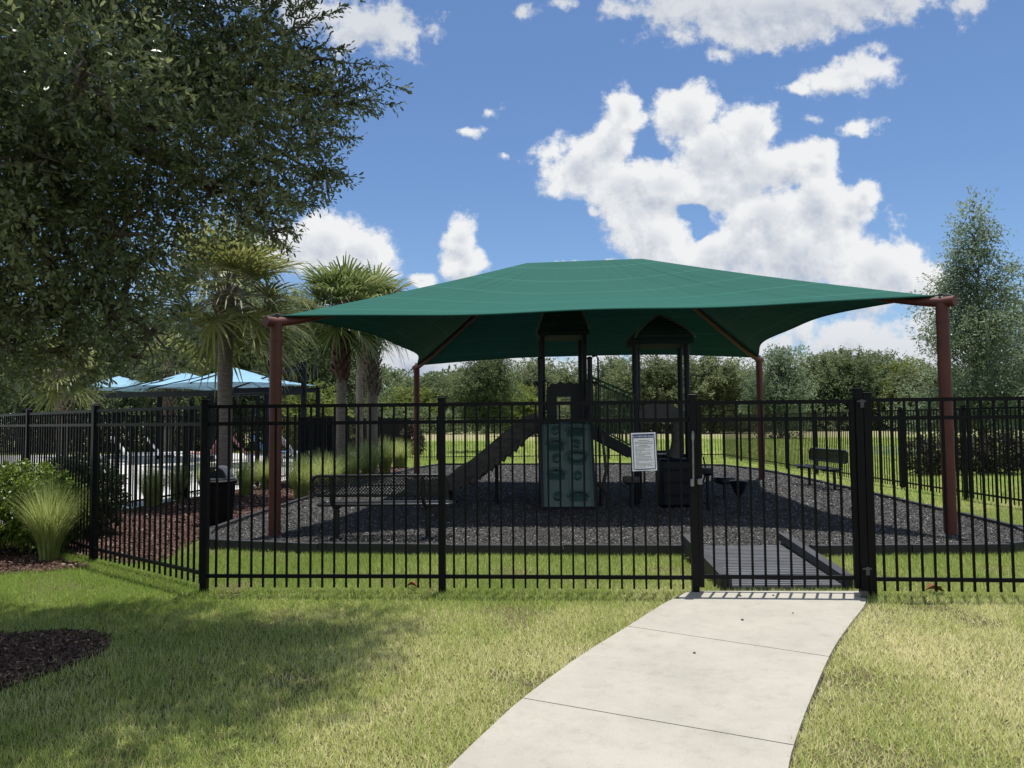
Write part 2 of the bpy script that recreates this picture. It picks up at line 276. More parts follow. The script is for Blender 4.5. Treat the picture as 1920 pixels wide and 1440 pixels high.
def chipground(name, c1, c2, c3, scale=34):
    mt = bpy.data.materials.new(name); mt.use_nodes = True; t = mt.node_tree; b = t.nodes['Principled BSDF']
    b.inputs['Roughness'].default_value = .75; b.inputs['Specular IOR Level'].default_value = .3
    tcn = N(t, 'ShaderNodeTexCoord')
    vo = N(t, 'ShaderNodeTexVoronoi'); vo.inputs['Scale'].default_value = scale; L(t, tcn.outputs['Object'], vo.inputs['Vector'])
    sp = N(t, 'ShaderNodeSeparateColor'); L(t, vo.outputs['Color'], sp.inputs[0])
    rp = N(t, 'ShaderNodeValToRGB'); e = rp.color_ramp.elements; e.new(.8); e[0].color = (*c1, 1); e[1].color = (*c2, 1); e[2].color = (*c3, 1); e[1].position = .72; e[2].position = 1
    L(t, sp.outputs[0], rp.inputs[0]); L(t, rp.outputs[0], b.inputs['Base Color'])
    bp = N(t, 'ShaderNodeBump'); bp.inputs['Strength'].default_value = .9; bp.inputs['Distance'].default_value = .03; bp.invert = True
    L(t, vo.outputs['Distance'], bp.inputs['Height']); L(t, bp.outputs[0], b.inputs['Normal'])
    return mt
M['gravel'] = chipground('rubber_mulch_bed', (.018, .017, .015), (.042, .040, .037), (.15, .145, .14), 34)
M['mulch'] = chipground('red_mulch_bed', (.03, .013, .011), (.10, .045, .035), (.26, .15, .12), 40)
M['darkmulch'] = chipground('brown_mulch_bed', (.016, .010, .008), (.045, .027, .02), (.10, .07, .05), 45)

def concrete(name, c, dark):
    mt = bpy.data.materials.new(name); mt.use_nodes = True; t = mt.node_tree; b = t.nodes['Principled BSDF']
    b.inputs['Roughness'].default_value = .85; b.inputs['Specular IOR Level'].default_value = .25
    tcn = N(t, 'ShaderNodeTexCoord')
    n1 = N(t, 'ShaderNodeTexNoise'); n1.inputs['Scale'].default_value = 1.6; n1.inputs['Detail'].default_value = 7; n1.inputs['Roughness'].default_value = .65; L(t, tcn.outputs['Object'], n1.inputs['Vector'])
    n2 = N(t, 'ShaderNodeTexNoise'); n2.inputs['Scale'].default_value = 140; n2.inputs['Detail'].default_value = 3; L(t, tcn.outputs['Object'], n2.inputs['Vector'])
    rp = N(t, 'ShaderNodeValToRGB'); rp.color_ramp.elements[0].position = .3; rp.color_ramp.elements[1].position = .62
    rp.color_ramp.elements[0].color = (*dark, 1); rp.color_ramp.elements[1].color = (*c, 1); L(t, n1.outputs['Fac'], rp.inputs[0])
    r2 = N(t, 'ShaderNodeValToRGB'); r2.color_ramp.elements[0].position = .3; r2.color_ramp.elements[0].color = (.8, .79, .77, 1); r2.color_ramp.elements[1].position = .6; L(t, n2.outputs['Fac'], r2.inputs[0])
    mx = N(t, 'ShaderNodeMix', data_type='RGBA', blend_type='MULTIPLY'); mx.inputs['Factor'].default_value = .6; L(t, rp.outputs[0], mx.inputs['A']); L(t, r2.outputs[0], mx.inputs['B'])
    n4 = N(t, 'ShaderNodeTexNoise'); n4.inputs['Scale'].default_value = 9; n4.inputs['Detail'].default_value = 8; n4.inputs['Roughness'].default_value = .75; L(t, tcn.outputs['Object'], n4.inputs['Vector'])
    r4 = N(t, 'ShaderNodeValToRGB'); r4.color_ramp.elements[0].position = .28; r4.color_ramp.elements[0].color = (.62, .59, .54, 1); r4.color_ramp.elements[1].position = .50; L(t, n4.outputs['Fac'], r4.inputs[0])
    m4 = N(t, 'ShaderNodeMix', data_type='RGBA', blend_type='MULTIPLY'); m4.inputs['Factor'].default_value = .38; L(t, mx.outputs['Result'], m4.inputs['A']); L(t, r4.outputs[0], m4.inputs['B'])
    L(t, m4.outputs['Result'], b.inputs['Base Color'])
    bm = N(t, 'ShaderNodeMapping'); bm.inputs['Scale'].default_value = (18, 260, 1); bm.inputs['Rotation'].default_value = (0, 0, .25); L(t, tcn.outputs['Object'], bm.inputs[0])
    n5 = N(t, 'ShaderNodeTexNoise'); n5.inputs['Scale'].default_value = 1; n5.inputs['Detail'].default_value = 2; L(t, bm.outputs[0], n5.inputs['Vector'])
    bp = N(t, 'ShaderNodeBump'); bp.inputs['Strength'].default_value = .45; bp.inputs['Distance'].default_value = .004; L(t, n5.outputs['Fac'], bp.inputs['Height']); L(t, bp.outputs[0], b.inputs['Normal'])
    return mt
M['concrete'] = concrete('broomed_concrete', (.44, .415, .355), (.37, .35, .30))
M['deck'] = concrete('pool_deck_coating', (.66, .65, .62), (.56, .55, .53))

def fabric(name, c1, transl, seams=0, tcol=None):
    mt = bpy.data.materials.new(name); mt.use_nodes = True; t = mt.node_tree; b = t.nodes['Principled BSDF']; out = t.nodes['Material Output']
    b.inputs['Roughness'].default_value = .8; b.inputs['Specular IOR Level'].default_value = .12
    uv = N(t, 'ShaderNodeUVMap'); sp = N(t, 'ShaderNodeSeparateXYZ'); L(t, uv.outputs[0], sp.inputs[0])
    n1 = N(t, 'ShaderNodeTexNoise'); n1.inputs['Scale'].default_value = 3; n1.inputs['Detail'].default_value = 4
    mp = N(t, 'ShaderNodeMapping'); mp.inputs['Scale'].default_value = (1.0, 22, 1); L(t, uv.outputs[0], mp.inputs[0]); L(t, mp.outputs[0], n1.inputs['Vector'])
    rp = N(t, 'ShaderNodeValToRGB'); rp.color_ramp.elements[0].position = .3; rp.color_ramp.elements[1].position = .7
    rp.color_ramp.elements[0].color = (*[x * .9 for x in c1], 1); rp.color_ramp.elements[1].color = (*c1, 1); L(t, n1.outputs['Fac'], rp.inputs[0])
    cc = rp.outputs[0]
    if seams:
        ml = N(t, 'ShaderNodeMath', operation='MULTIPLY'); L(t, sp.outputs['Y'], ml.inputs[0]); ml.inputs[1].default_value = seams
        fr = N(t, 'ShaderNodeMath', operation='FRACT'); L(t, ml.outputs[0], fr.inputs[0])
        cm = N(t, 'ShaderNodeMath', operation='COMPARE'); L(t, fr.outputs[0], cm.inputs[0]); cm.inputs[1].default_value = .5; cm.inputs[2].default_value = .022
        mx = N(t, 'ShaderNodeMix', data_type='RGBA'); L(t, cm.outputs[0], mx.inputs['Factor']); L(t, cc, mx.inputs['A']); mx.inputs['B'].default_value = (*[min(1, x * 1.22 + .008) for x in c1], 1); cc = mx.outputs['Result']
    L(t, cc, b.inputs['Base Color'])
    wn = N(t, 'ShaderNodeTexNoise'); wn.inputs['Scale'].default_value = 1.0; wn.inputs['Detail'].default_value = 3
    wm = N(t, 'ShaderNodeMapping'); wm.inputs['Scale'].default_value = (26, 2.2, 1); L(t, uv.outputs[0], wm.inputs[0]); L(t, wm.outputs[0], wn.inputs['Vector'])
    bpn = N(t, 'ShaderNodeBump'); bpn.inputs['Strength'].default_value = .6; bpn.inputs['Distance'].default_value = .06; L(t, wn.outputs['Fac'], bpn.inputs['Height']); L(t, bpn.outputs[0], b.inputs['Normal'])
    tr = N(t, 'ShaderNodeBsdfTranslucent')
    if tcol: tr.inputs[0].default_value = (*tcol, 1)
    else: L(t, cc, tr.inputs[0])
    mx = N(t, 'ShaderNodeMixShader'); mx.inputs[0].default_value = transl
    L(t, b.outputs[0], mx.inputs[1]); L(t, tr.outputs[0], mx.inputs[2]); L(t, mx.outputs[0], out.inputs[0])
    return mt
M['canopy'] = fabric('green_shade_cloth', (.018, .108, .084), .015, 5, (.006, .06, .075))
M['blueshade'] = fabric('sky_blue_shade_cloth', (.26, .45, .60), .04, 3)

def water():
    mt = bpy.data.materials.new('pond_water'); mt.use_nodes = True; t = mt.node_tree; b = t.nodes['Principled BSDF']
    b.inputs['Base Color'].default_value = (.08, .14, .2, 1); b.inputs['Roughness'].default_value = .12
    n = N(t, 'ShaderNodeTexNoise'); n.inputs['Scale'].default_value = 3; bp = N(t, 'ShaderNodeBump'); bp.inputs['Strength'].default_value = .1; L(t, n.outputs['Fac'], bp.inputs['Height']); L(t, bp.outputs[0], b.inputs['Normal'])
    return mt
M['water'] = water()

# ------------------------------------------------------------------ mesh helpers
class MB:
    def __init__(s): s.v = []; s.f = []; s.sm = []
    def add(s, vs, fs, smooth=False):
        o = len(s.v); s.v += [tuple(x) for x in vs]; s.f += [tuple(o + i for i in f) for f in fs]; s.sm += [smooth] * len(fs)
        return s
    def box(s, c, d, rz=0.0, bev=0.0, mtx=None):
        x, y, z = d[0] / 2, d[1] / 2, d[2] / 2
        if bev <= 0:
            vs = [Vector((a * x, b * y, e * z)) for e in (-1, 1) for a, b in ((-1, -1), (1, -1), (1, 1), (-1, 1))]
            fs = [(3, 2, 1, 0), (4, 5, 6, 7), (0, 1, 5, 4), (1, 2, 6, 5), (2, 3, 7, 6), (3, 0, 4, 7)]
        else:
            e = min(bev, x * .9, y * .9, z * .9); vs = []
            for (zz, k) in ((-z, e), (-z + e, 0), (z - e, 0), (z, e)):
                X, Y = x - k, y - k
                for a, b in ((-X + e, -Y), (X - e, -Y), (X, -Y + e), (X, Y - e), (X - e, Y), (-X + e, Y), (-X, Y - e), (-X, -Y + e)): vs.append(Vector((a, b, zz)))
            fs = [tuple(range(7, -1, -1)), tuple(range(24, 32))]
            for l in range(3):
                for i in range(8): fs.append((l * 8 + i, l * 8 + (i + 1) % 8, l * 8 + 8 + (i + 1) % 8, l * 8 + 8 + i))
        rm = Matrix.Rotation(rz, 3, 'Z') if mtx is None else mtx
        c = Vector(c)
        return s.add([rm @ v + c for v in vs], fs)
    def bar(s, a, b, wd, ht=None, up=(0, 0, 1)):
        """square bar between two points"""
        a, b = Vector(a), Vector(b); ht = ht or wd; d = (b - a); ln = d.length
        if ln < 1e-6: return s
        d.normalize(); up = Vector(up)
        if abs(d.dot(up)) > .98: up = Vector((0, 1, 0))
        sx = d.cross(up).normalized(); uy = sx.cross(d)
        vs = [p + sx * i * wd / 2 + uy * j * ht / 2 for p in (a, b) for i, j in ((-1, -1), (1, -1), (1, 1), (-1, 1))]
        return s.add(vs, [(0, 1, 2, 3), (7, 6, 5, 4), (0, 4, 5, 1), (1, 5, 6, 2), (2, 6, 7, 3), (3, 7, 4, 0)])
    def tube(s, pts, rad, n=10, cap=True):
        pts = [Vector(p) for p in pts]; k = len(pts)
        rad = [rad] * k if not hasattr(rad, '__len__') else list(rad)
        vs = []; prev = None
        for i, p in enumerate(pts):
            d = (pts[min(i + 1, k - 1)] - pts[max(i - 1, 0)]).normalized()
            if prev is None:
                a = Vector((0, 0, 1)) if abs(d.z) < .9 else Vector((1, 0, 0)); sx = d.cross(a).normalized()
            else: sx = (prev - d * prev.dot(d)).normalized()
            prev = sx; sy = d.cross(sx)
            for j in range(n):
                t = 2 * math.pi * j / n; vs.append(p + (sx * math.cos(t) + sy * math.sin(t)) * rad[i])
        fs = [(i * n + j, i * n + (j + 1) % n, (i + 1) * n + (j + 1) % n, (i + 1) * n + j) for i in range(k - 1) for j in range(n)]
        if cap: fs += [tuple(range(n - 1, -1, -1)), tuple(range((k - 1) * n, k * n))]
        return s.add(vs, fs, True)
    def lathe(s, c, prof, n=24):
        c = Vector(c); vs = []
        for r, z in prof:
            for j in range(n):
                t = 2 * math.pi * j / n; vs.append(c + Vector((r * math.cos(t), r * math.sin(t), z)))
        k = len(prof)
        fs = [(i * n + j, i * n + (j + 1) % n, (i + 1) * n + (j + 1) % n, (i + 1) * n + j) for i in range(k - 1) for j in range(n)]
        fs += [tuple(range(n - 1, -1, -1)), tuple(range((k - 1) * n, k * n))]
        return s.add(vs, fs, True)
    def build(s, name, m, parent=None):
        me = bpy.data.meshes.new(name); me.from_pydata(s.v, [], s.f); me.materials.append(m)
        me.polygons.foreach_set('use_smooth', s.sm); me.update()
        if any(s.sm): me.set_sharp_from_angle(angle=R(50))
        return link(name, me, parent)

def link(name, me, parent=None):
    o = bpy.data.objects.new(name, me); col.objects.link(o)
    if parent is not None:
        o.parent = parent; o.matrix_parent_inverse = parent_inv(parent)
    return o
def parent_inv(p):
    mm = Matrix.Identity(4); q = p
    # all roots are placed by plain location and z rotation and parts are built in world space
    chain = []
    while q: chain.append(q); q = q.parent
    for q in reversed(chain): mm = mm @ q.matrix_parent_inverse @ q.matrix_basis
    return mm.inverted()
def tag(o, label=None, cat=None, group=None, kind=None):
    if label: o['label'] = label
    if cat: o['category'] = cat
    if group: o['group'] = group
    if kind: o['kind'] = kind
    return o
def empty(name, loc, label, cat, group=None):
    o = bpy.data.objects.new(name, None); col.objects.link(o); o.location = loc; o.empty_display_size = .2
    return tag(o, label, cat, group)
def copy_tree(o, parent=None):
    c = o.copy(); col.objects.link(c)
    if parent is not None: c.parent = parent
    for ch in list(o.children): copy_tree(ch, c)
    return c

def qmesh(name, V, Fc, rnd=None, mat_=None, parent=None, smooth=False):
    """V (n,3) float, Fc (m,k) int"""
    me = bpy.data.meshes.new(name); V = np.ascontiguousarray(V, dtype=np.float32); Fc = np.ascontiguousarray(Fc, dtype=np.int32)
    me.vertices.add(len(V)); me.vertices.foreach_set('co', V.ravel())
    k = Fc.shape[1]; me.loops.add(Fc.size); me.loops.foreach_set('vertex_index', Fc.ravel())
    me.polygons.add(len(Fc)); me.polygons.foreach_set('loop_start', np.arange(0, Fc.size, k, dtype=np.int32))
    if smooth: me.polygons.foreach_set('use_smooth', np.ones(len(Fc), dtype=bool))
    me.update(calc_edges=True)
    if rnd is not None:
        a = me.attributes.new('rnd', 'FLOAT', 'POINT'); a.data.foreach_set('value', np.ascontiguousarray(rnd, dtype=np.float32))
    if mat_: me.materials.append(mat_)
    return link(name, me, parent)

def unit(a): return a / (np.linalg.norm(a, axis=-1, keepdims=True) + 1e-9)
def leafquads(P, Dd, Nn, Ln, Wd, droop=.15):
    n = len(P); Dd = unit(Dd); S = unit(np.cross(Dd, Nn)); Nn = np.cross(S, Dd)
    Ln = np.broadcast_to(np.asarray(Ln, dtype=float), (n,))[:, None]; Wd = np.broadcast_to(np.asarray(Wd, dtype=float), (n,))[:, None]
    V = np.stack([P, P + Dd * Ln * .5 + S * Wd * .5 + Nn * Wd * .15, P + Dd * Ln - Nn * Ln * droop, P + Dd * Ln * .5 - S * Wd * .5 + Nn * Wd * .15], 1).reshape(-1, 3)
    return V, np.arange(4 * n).reshape(n, 4)
def leafhex(P, Dd, Nn, Ln, Wd, droop=.15):
    n = len(P); Dd = unit(Dd); S = unit(np.cross(Dd, Nn)); Nn = np.cross(S, Dd)
    Ln = np.broadcast_to(np.asarray(Ln, dtype=float), (n,))[:, None]; W = np.broadcast_to(np.asarray(Wd, dtype=float), (n,))[:, None]
    f = lambda t, s, h: P + Dd * Ln * t + S * W * s + Nn * (W * h - Ln * droop * t * t)
    V = np.stack([f(0, .06, 0), f(.35, .40, .12), f(.75, .46, .12), f(1, 0, 0), f(.75, -.46, .12), f(.35, -.40, .12)], 1).reshape(-1, 3)
    return V, np.arange(6 * n).reshape(n, 6)
def lumpy(P, s, seed=0):
    q = P * s + seed
    return (np.sin(q[:, 0] * 1.7 + np.sin(q[:, 1] * 1.3 + q[:, 2])) + np.sin(q[:, 1] * 1.9 + np.sin(q[:, 2] * 1.1 + 1.7 * q[:, 0])) + np.sin(q[:, 2] * 2.1 + np.sin(q[:, 0] * 1.5))) / 3
def in_blobs(blobs, n, shell=.45, rg=rng):
    """points inside ellipsoids (x,y,z,rx,ry,rz), biased to the outside"""
    B = np.array(blobs, dtype=float); vol = B[:, 3] * B[:, 4] * B[:, 5]; vol = vol ** .8; p = vol / vol.sum()
    k = rg.choice(len(B), n, p=p); d = unit(rg.normal(size=(n, 3))); r = rg.random(n) ** shell
    return B[k, :3] + d * r[:, None] * B[k, 3:6], d, k
def foliage(name, blobs, n_twigs, per, tw, Ln, Wd, mt, parent, seed=1, gap=-.35, gscale=2.2, shell=.4, droop=.2, up=.25, lift=1.0, hexa=False):
    rg = np.random.default_rng(seed)
    P, d, k = in_blobs(blobs, n_twigs, shell, rg)
    keep = lumpy(P, gscale, seed) > gap; P = P[keep]; d = d[keep]; n = len(P)
    tdir = unit(d + rg.normal(size=(n, 3)) * .6 + np.array([0, 0, up]))
    t = rg.random((n, per)); jit = rg.normal(size=(n, per, 3))
    base = P[:, None, :] + tdir[:, None, :] * (t[..., None] * tw) + jit * tw * .06
    ld = unit(tdir[:, None, :] * .9 + jit * .75)
    nn = unit(rg.normal(size=(n, per, 3)) * .55 + np.array([0, 0, lift]))
    base = base.reshape(-1, 3); ld = ld.reshape(-1, 3); nn = nn.reshape(-1, 3); q = len(base)
    V, Fc = (leafhex if hexa else leafquads)(base, ld, nn, Ln * rg.uniform(.6, 1.25, q), Wd * rg.uniform(.7, 1.3, q), droop)
    cl = .5 + .5 * lumpy(P, gscale * .7, seed + 5)
    rn = np.clip(np.repeat(cl * .55 + rg.random(n) * .22, per) + rg.random(q) * .30 - .05, 0, 1)
    return qmesh(name, V, Fc, np.repeat(rn, 6 if hexa else 4), mt, parent), P, tdir

def wob(a, b, k=6, amp=.06, rg=random):
    a, b = Vector(a), Vector(b); out = []; ln = (b - a).length
    for i in range(k + 1):
        t = i / k; p = a.lerp(b, t)
        if 0 < i < k: p += Vector((rg.gauss(0, 1), rg.gauss(0, 1), rg.gauss(0, .6) + .8 * math.sin(math.pi * t))) * amp * ln
        out.append(p)
    return out

def poly_contains(poly, X, Y):
    ins = np.zeros(len(X), bool); n = len(poly)
    for i in range(n):
        x1, y1 = poly[i]; x2, y2 = poly[(i + 1) % n]
        c = ((y1 > Y) != (y2 > Y)) & (X < (x2 - x1) * (Y - y1) / (y2 - y1 + 1e-12) + x1)
        ins ^= c
    return ins
def sheet(name, poly, z, mt, kind='structure', thick=0.0, parent=None):
    mb = MB(); n = len(poly)
    top = [(x, y, z) for x, y in poly]
    if thick:
        bot = [(x, y, z - thick) for x, y in poly]
        mb.add(top + bot, [tuple(range(n)), tuple(range(2 * n - 1, n - 1, -1))] + [(i, i + n, (i + 1) % n + n, (i + 1) % n) for i in range(n)])
    else: mb.add(top, [tuple(range(n))])
    o = mb.build(name, mt, parent)
    if kind: o['kind'] = kind
    return o
def smoothpoly(pts, k=6, closed=True):
    P = [Vector((*p, 0)) for p in pts]; n = len(P); out = []
    rngi = range(n) if closed else range(n - 1)
    for i in rngi:
        g = (lambda j: P[j % n]) if closed else (lambda j: P[max(0, min(n - 1, j))])
        p0, p1, p2, p3 = g(i - 1), g(i), g(i + 1), g(i + 2)
        for j in range(k):
            t = j / k
            q = .5 * ((2 * p1) + (p2 - p0) * t + (2 * p0 - 5 * p1 + 4 * p2 - p3) * t * t + (3 * p1 - p0 - 3 * p2 + p3) * t ** 3)
            out.append((q.x, q.y))
    if not closed: out.append((P[-1].x, P[-1].y))
    return out

# ------------------------------------------------------------------ setting: ground, path, beds
S_ = 900
sheet('ground', [(-S_, -60), (S_, -60), (S_, 2 * S_), (-S_, 2 * S_)], 0, M['ground'])

pathL = [gnd(x, y, .03) for x, y in ((1292, 1108), (1240, 1134), (1180, 1172), (1090, 1228), (985, 1305), (925, 1358), (840, 1440), (760, 1535), (660, 1680))]
pathR = [gnd(x, y, .03) for x, y in ((1612, 1108), (1624, 1128), (1592, 1172), (1560, 1220), (1520, 1310), (1492, 1385), (1478, 1440), (1475, 1535), (1500, 1680))]
Lc = smoothpoly([(p.x, p.y) for p in pathL], 5, False); Rc = smoothpoly([(p.x, p.y) for p in pathR], 5, False)
path_poly = Lc + Rc[::-1]
def linecut(p, q, side):
    """intersection parameter of polyline side with the joint line p-q"""
    for i in range(len(side) - 1):
        a, b = Vector(side[i]), Vector(side[i + 1])
        d = (q - p); nrm = Vector((-d.y, d.x)); fa, fb = (a - p).dot(nrm), (b - p).dot(nrm)
        if fa * fb <= 0: return i, a.lerp(b, fa / (fa - fb))
    return None
root = tag(bpy.data.objects.new('path', None), kind='structure'); col.objects.link(root)
joints = []
for (a, b) in (((1180, 1174), (1545, 1229)), ((980, 1308), (1482, 1395))):
    pa, pb = gnd(*a, .03), gnd(*b, .03); pa, pb = Vector((pa.x, pa.y)), Vector((pb.x, pb.y))
    l, r = linecut(pa, pb, Lc), linecut(pa, pb, Rc)
    if l and r: joints.append((l, r))
cuts = [((0, Vector(Lc[0])), (0, Vector(Rc[0])))] + joints + [((len(Lc) - 1, Vector(Lc[-1])), (len(Rc) - 1, Vector(Rc[-1])))]
for i in range(len(cuts) - 1):
    (li, lp), (ri, rp) = cuts[i]; (lj, lq), (rj, rq) = cuts[i + 1]
    left = [lp] + [Vector(p) for p in Lc[li + 1:lj + 1]] + ([lq] if i < len(cuts) - 2 else [])
    right = [rp] + [Vector(p) for p in Rc[ri + 1:rj + 1]] + ([rq] if i < len(cuts) - 2 else [])
    if i > 0:
        d = (Vector((left[-1] + right[-1])) / 2 - (left[0] + right[0]) / 2).normalized() * .009; left[0] = left[0] + d; right[0] = right[0] + d
    def resamp(ch, n=14):
        ln = [0]
        for a, b in zip(ch, ch[1:]): ln.append(ln[-1] + (Vector(b) - Vector(a)).length)
        out = []
        for q in range(n + 1):
            d = ln[-1] * q / n; k = max(0, min(len(ch) - 2, next((z for z in range(len(ln) - 1) if ln[z + 1] >= d - 1e-9), len(ch) - 2))); t = (d - ln[k]) / max(1e-9, ln[k + 1] - ln[k]); out.append(Vector(ch[k]).lerp(Vector(ch[k + 1]), t))
        return out
    A, B_ = resamp(left), resamp(right); n_ = len(A); mb = MB()
    vs = [(p.x, p.y, .03) for p in A] + [(p.x, p.y, .03) for p in B_] + [(p.x, p.y, -.06) for p in A] + [(p.x, p.y, -.06) for p in B_]
    fs = []
    for q in range(n_ - 1): fs += [(q, q + 1, n_ + q + 1, n_ + q), (q, 2 * n_ + q, 2 * n_ + q + 1, q + 1), (n_ + q, n_ + q + 1, 3 * n_ + q + 1, 3 * n_ + q)]
    fs += [(0, n_, 3 * n_, 2 * n_), (n_ - 1, 3 * n_ - 1, 4 * n_ - 1, 2 * n_ - 1)]
    mb.add(vs, fs); mb.build('slab', M['concrete'], root)
# dark soil line in the joints and edges
sheet('path_bed', [(p[0] - .012, p[1]) for p in Lc] + [(p[0] + .012, p[1]) for p in Rc[::-1]], .006, M['darkmulch'])

kt = .13
K = [gnd(x, y, kt) for x, y in ((388, 998), (396, 1010), (600, 1018), (830, 1020), (1290, 1022), (1520, 1022), (1894, 1018), (1958, 1008), (1912, 986), (1811, 962), (1635, 922), (1500, 892), (1420, 878), (1360, 871), (1140, 868), (823, 869), (778, 876), (736, 887), (674, 901), (580, 929), (460, 967), (400, 988))]
bed = [(p.x, p.y) for p in K]
gz = .07
sheet('rubber_mulch_bed', bed, gz, M['gravel'])
kb = empty('playground_border', (bed[4][0], bed[4][1], 0), 'black plastic border edging around the shaded rubber mulch bed', 'edging')
for i in range(len(bed)):
    a, b = Vector(bed[i]), Vector(bed[(i + 1) % len(bed)]); ln = (b - a).length
    k = max(1, round(ln / 1.25))
    for j in range(k):
        p, q = a.lerp(b, j / k), a.lerp(b, (j + 1) / k); d = (q - p).normalized()
        if abs((p.y + q.y) / 2 - 8.7) < .3 and 2.02 < (p.x + q.x) / 2 < 3.1: continue
        mb = MB(); e = d * .012
        z1 = kt + random.uniform(-.008, .008)
        mb.bar((p.x + e.x, p.y + e.y, z1 / 2 - .02), (q.x - e.x, q.y - e.y, z1 / 2 - .02), .085, z1 + .04)
        mb.bar((p.x, p.y, z1 / 2 - .02), (p.x + e.x * 7, p.y + e.y * 7, z1 / 2 - .02), .10, z1 + .05)
        mb.build('edging_board', M['kerb'], kb)

# mulch beds on the left
inner_bed = [(-7.1, 10.9), (-4.75, 8.85), (-4.1, 8.75), (-4.25, 9.6), (-4.35, 10.6), (-4.35, 12), (-4.15, 15), (-3.95, 18.8), (-3.6, 21.6), (-3.4, 25), (-4.2, 27), (-5.7, 25), (-6.4, 18.9), (-6.85, 15.8), (-7.2, 13.7)]
sheet('mulch_bed', smoothpoly(inner_bed, 3), .012, M['mulch'])
outer_bed = [(-4.75, 8.45), (-5.3, 8.15), (-6.5, 8.0), (-9, 8.4), (-12, 10.5), (-11, 12.5), (-9, 12.0), (-6.95, 10.3), (-5.2, 8.8)]
sheet('mulch_bed', smoothpoly(outer_bed, 3), .012, M['mulch'])
tree_bed = [(p.x, p.y) for p in [gnd(x, y) for x, y in ((20, 1192), (110, 1186), (185, 1190), (208, 1205), (180, 1232), (90, 1265), (0, 1296), (-150, 1345))]] + [(-5.2, 4.6), (-5.3, 5.6), (-4.5, 6.0)]
sheet('mulch_bed', smoothpoly(tree_bed, 3), .010, M['darkmulch'])
deck_poly = [(-7.6, 11.6), (-7.33, 13.7), (-6.98, 15.8), (-6.53, 18.9), (-6.1, 23), (-5.7, 29), (-5.6, 40), (-36, 40), (-38, 16), (-12, 13.2)]
sheet('pool_deck', deck_poly, .016, M['deck'])
pond = [(p.x, p.y) for p in [gnd(x, y) for x, y in ((1600, 850), (1760, 858), (2100, 872), (2300, 850), (2000, 838), (1740, 836), (1600, 838))]]
sheet('pond', pond, .012, M['water'])

# ------------------------------------------------------------------ fences
def post(mb, x, y, z0=0, z1=1.82, wd=.064, rz=0):
    mb.box((x, y, (z0 + z1) / 2), (wd, wd, z1 - z0), rz)
    mb.box((x, y, z1 + .008), (wd + .012, wd + .012, .016), rz, .004)
    mb.box((x, y, z1 + .022), (wd - .012, wd - .012, .012), rz)
def bay(a, b, parent, pitch=.112, pw=.018, rails=(.155, 1.60, 1.765), zb=.05, rail_h=.034, lod=False):
    a, b = Vector(a), Vector(b); d = (b - a); ln = d.length; d.normalize(); rz = math.atan2(d.y, d.x)
    n = max(2, round(ln / pitch)); mp = MB()
    for i in range(1, n):
        c = a.lerp(b, i / n); top = rails[-1]
        mp.box((c.x, c.y, (zb + top) / 2), (pw, pw, top - zb), rz)
    mp.build('picket_panel', M['fence'], parent)
    for z in rails:
        mr = MB(); e = d * .034
        mr.box(((a.x + b.x) / 2, (a.y + b.y) / 2, z), (ln - .068, .030, rail_h), rz)
        mr.build('rail', M['fence'], parent)
def fence(name, pts, label, posts=None, group=None, **kw):
    rt = empty(name, (*pts[0], 0), label, 'fence', group)
    for i, p in enumerate(pts):
        if posts is not None and i not in posts: continue
        q = pts[min(i + 1, len(pts) - 1)]; p0 = pts[max(i - 1, 0)]; rz = math.atan2(q[1] - p0[1], q[0] - p0[0])
        mb = MB(); post(mb, *p, rz=rz); mb.build('post', M['fence'], rt)
    for i in range(len(pts) - 1): bay(pts[i], pts[i + 1], rt, **kw)
    return rt
def subdiv(a, b, st=2.4):
    a, b = Vector(a), Vector(b); n = max(1, round((b - a).length / st))
    return [tuple(a.lerp(b, i / n)) for i in range(n)]
g0 = at(384, 1000, 7.18); g1 = at(829, 1000, 7.06); g2 = at(1302, 1000, 6.91)
ffl = fence('metal_fence', [(g0.x, 7.18), (g1.x, 7.06), (g2.x, 6.91)], 'black picket fence bays with corner post, left of the gate and carrying the rules sign', group='black aluminium fences')
h0 = at(1620, 1000, 6.79)
ffr = fence('metal_fence', [(h0.x + .055, 6.785), (5.42, 6.60), (7.8, 6.40)], 'black picket fence running right from the gate hinge post', group='black aluminium fences')
# left run leaving the corner post
lf = [(g0.x - .02, 7.27), (-4.93, 8.82), (-6.95, 10.72), (-9.0, 12.65), (-11.1, 14.6), (-13.2, 16.5), (-15.3, 18.4)]
fence('metal_fence', lf, 'black picket fence running away left behind the tall grass clump', posts=[1, 2, 3, 4, 5, 6], group='black aluminium fences')
BX, BY = 8.75, 31.0
bk = subdiv((-26, 41), (-5.6, 41), 2.5) + subdiv((-5.6, 41), (-5.5, BY), 2.5) + subdiv((-5.5, BY), (BX, BY), 2.44) + [(BX, BY)]
fence('metal_fence', bk, 'black picket fence across the back of the playground lawn', group='black aluminium fences', pitch=.112)
rf = subdiv((BX, BY), (8.8, 12.2), 2.44)[1:] + [(8.85, 12.2), (8.85, 9.8), (8.85, 7.4)]
fence('metal_fence', [(BX, BY - .04)] + rf, 'black picket fence along the right side of the playground lawn', posts=list(range(1, 30)), group='black aluminium fences')
pf = [(-7.0, 10.8)] + subdiv((-7.45, 11.4), (-7.25, 13.7), 2.3) + subdiv((-7.25, 13.7), (-6.9, 15.8), 2.1) + subdiv((-6.9, 15.8), (-6.45, 18.9), 2.4) + subdiv((-6.45, 18.9), (-5.6, 29), 2.4) + [(-5.55, 30.9)]
fence('metal_fence', pf[1:], 'black picket fence between the mulch bed and the white pool deck', group='black aluminium fences')

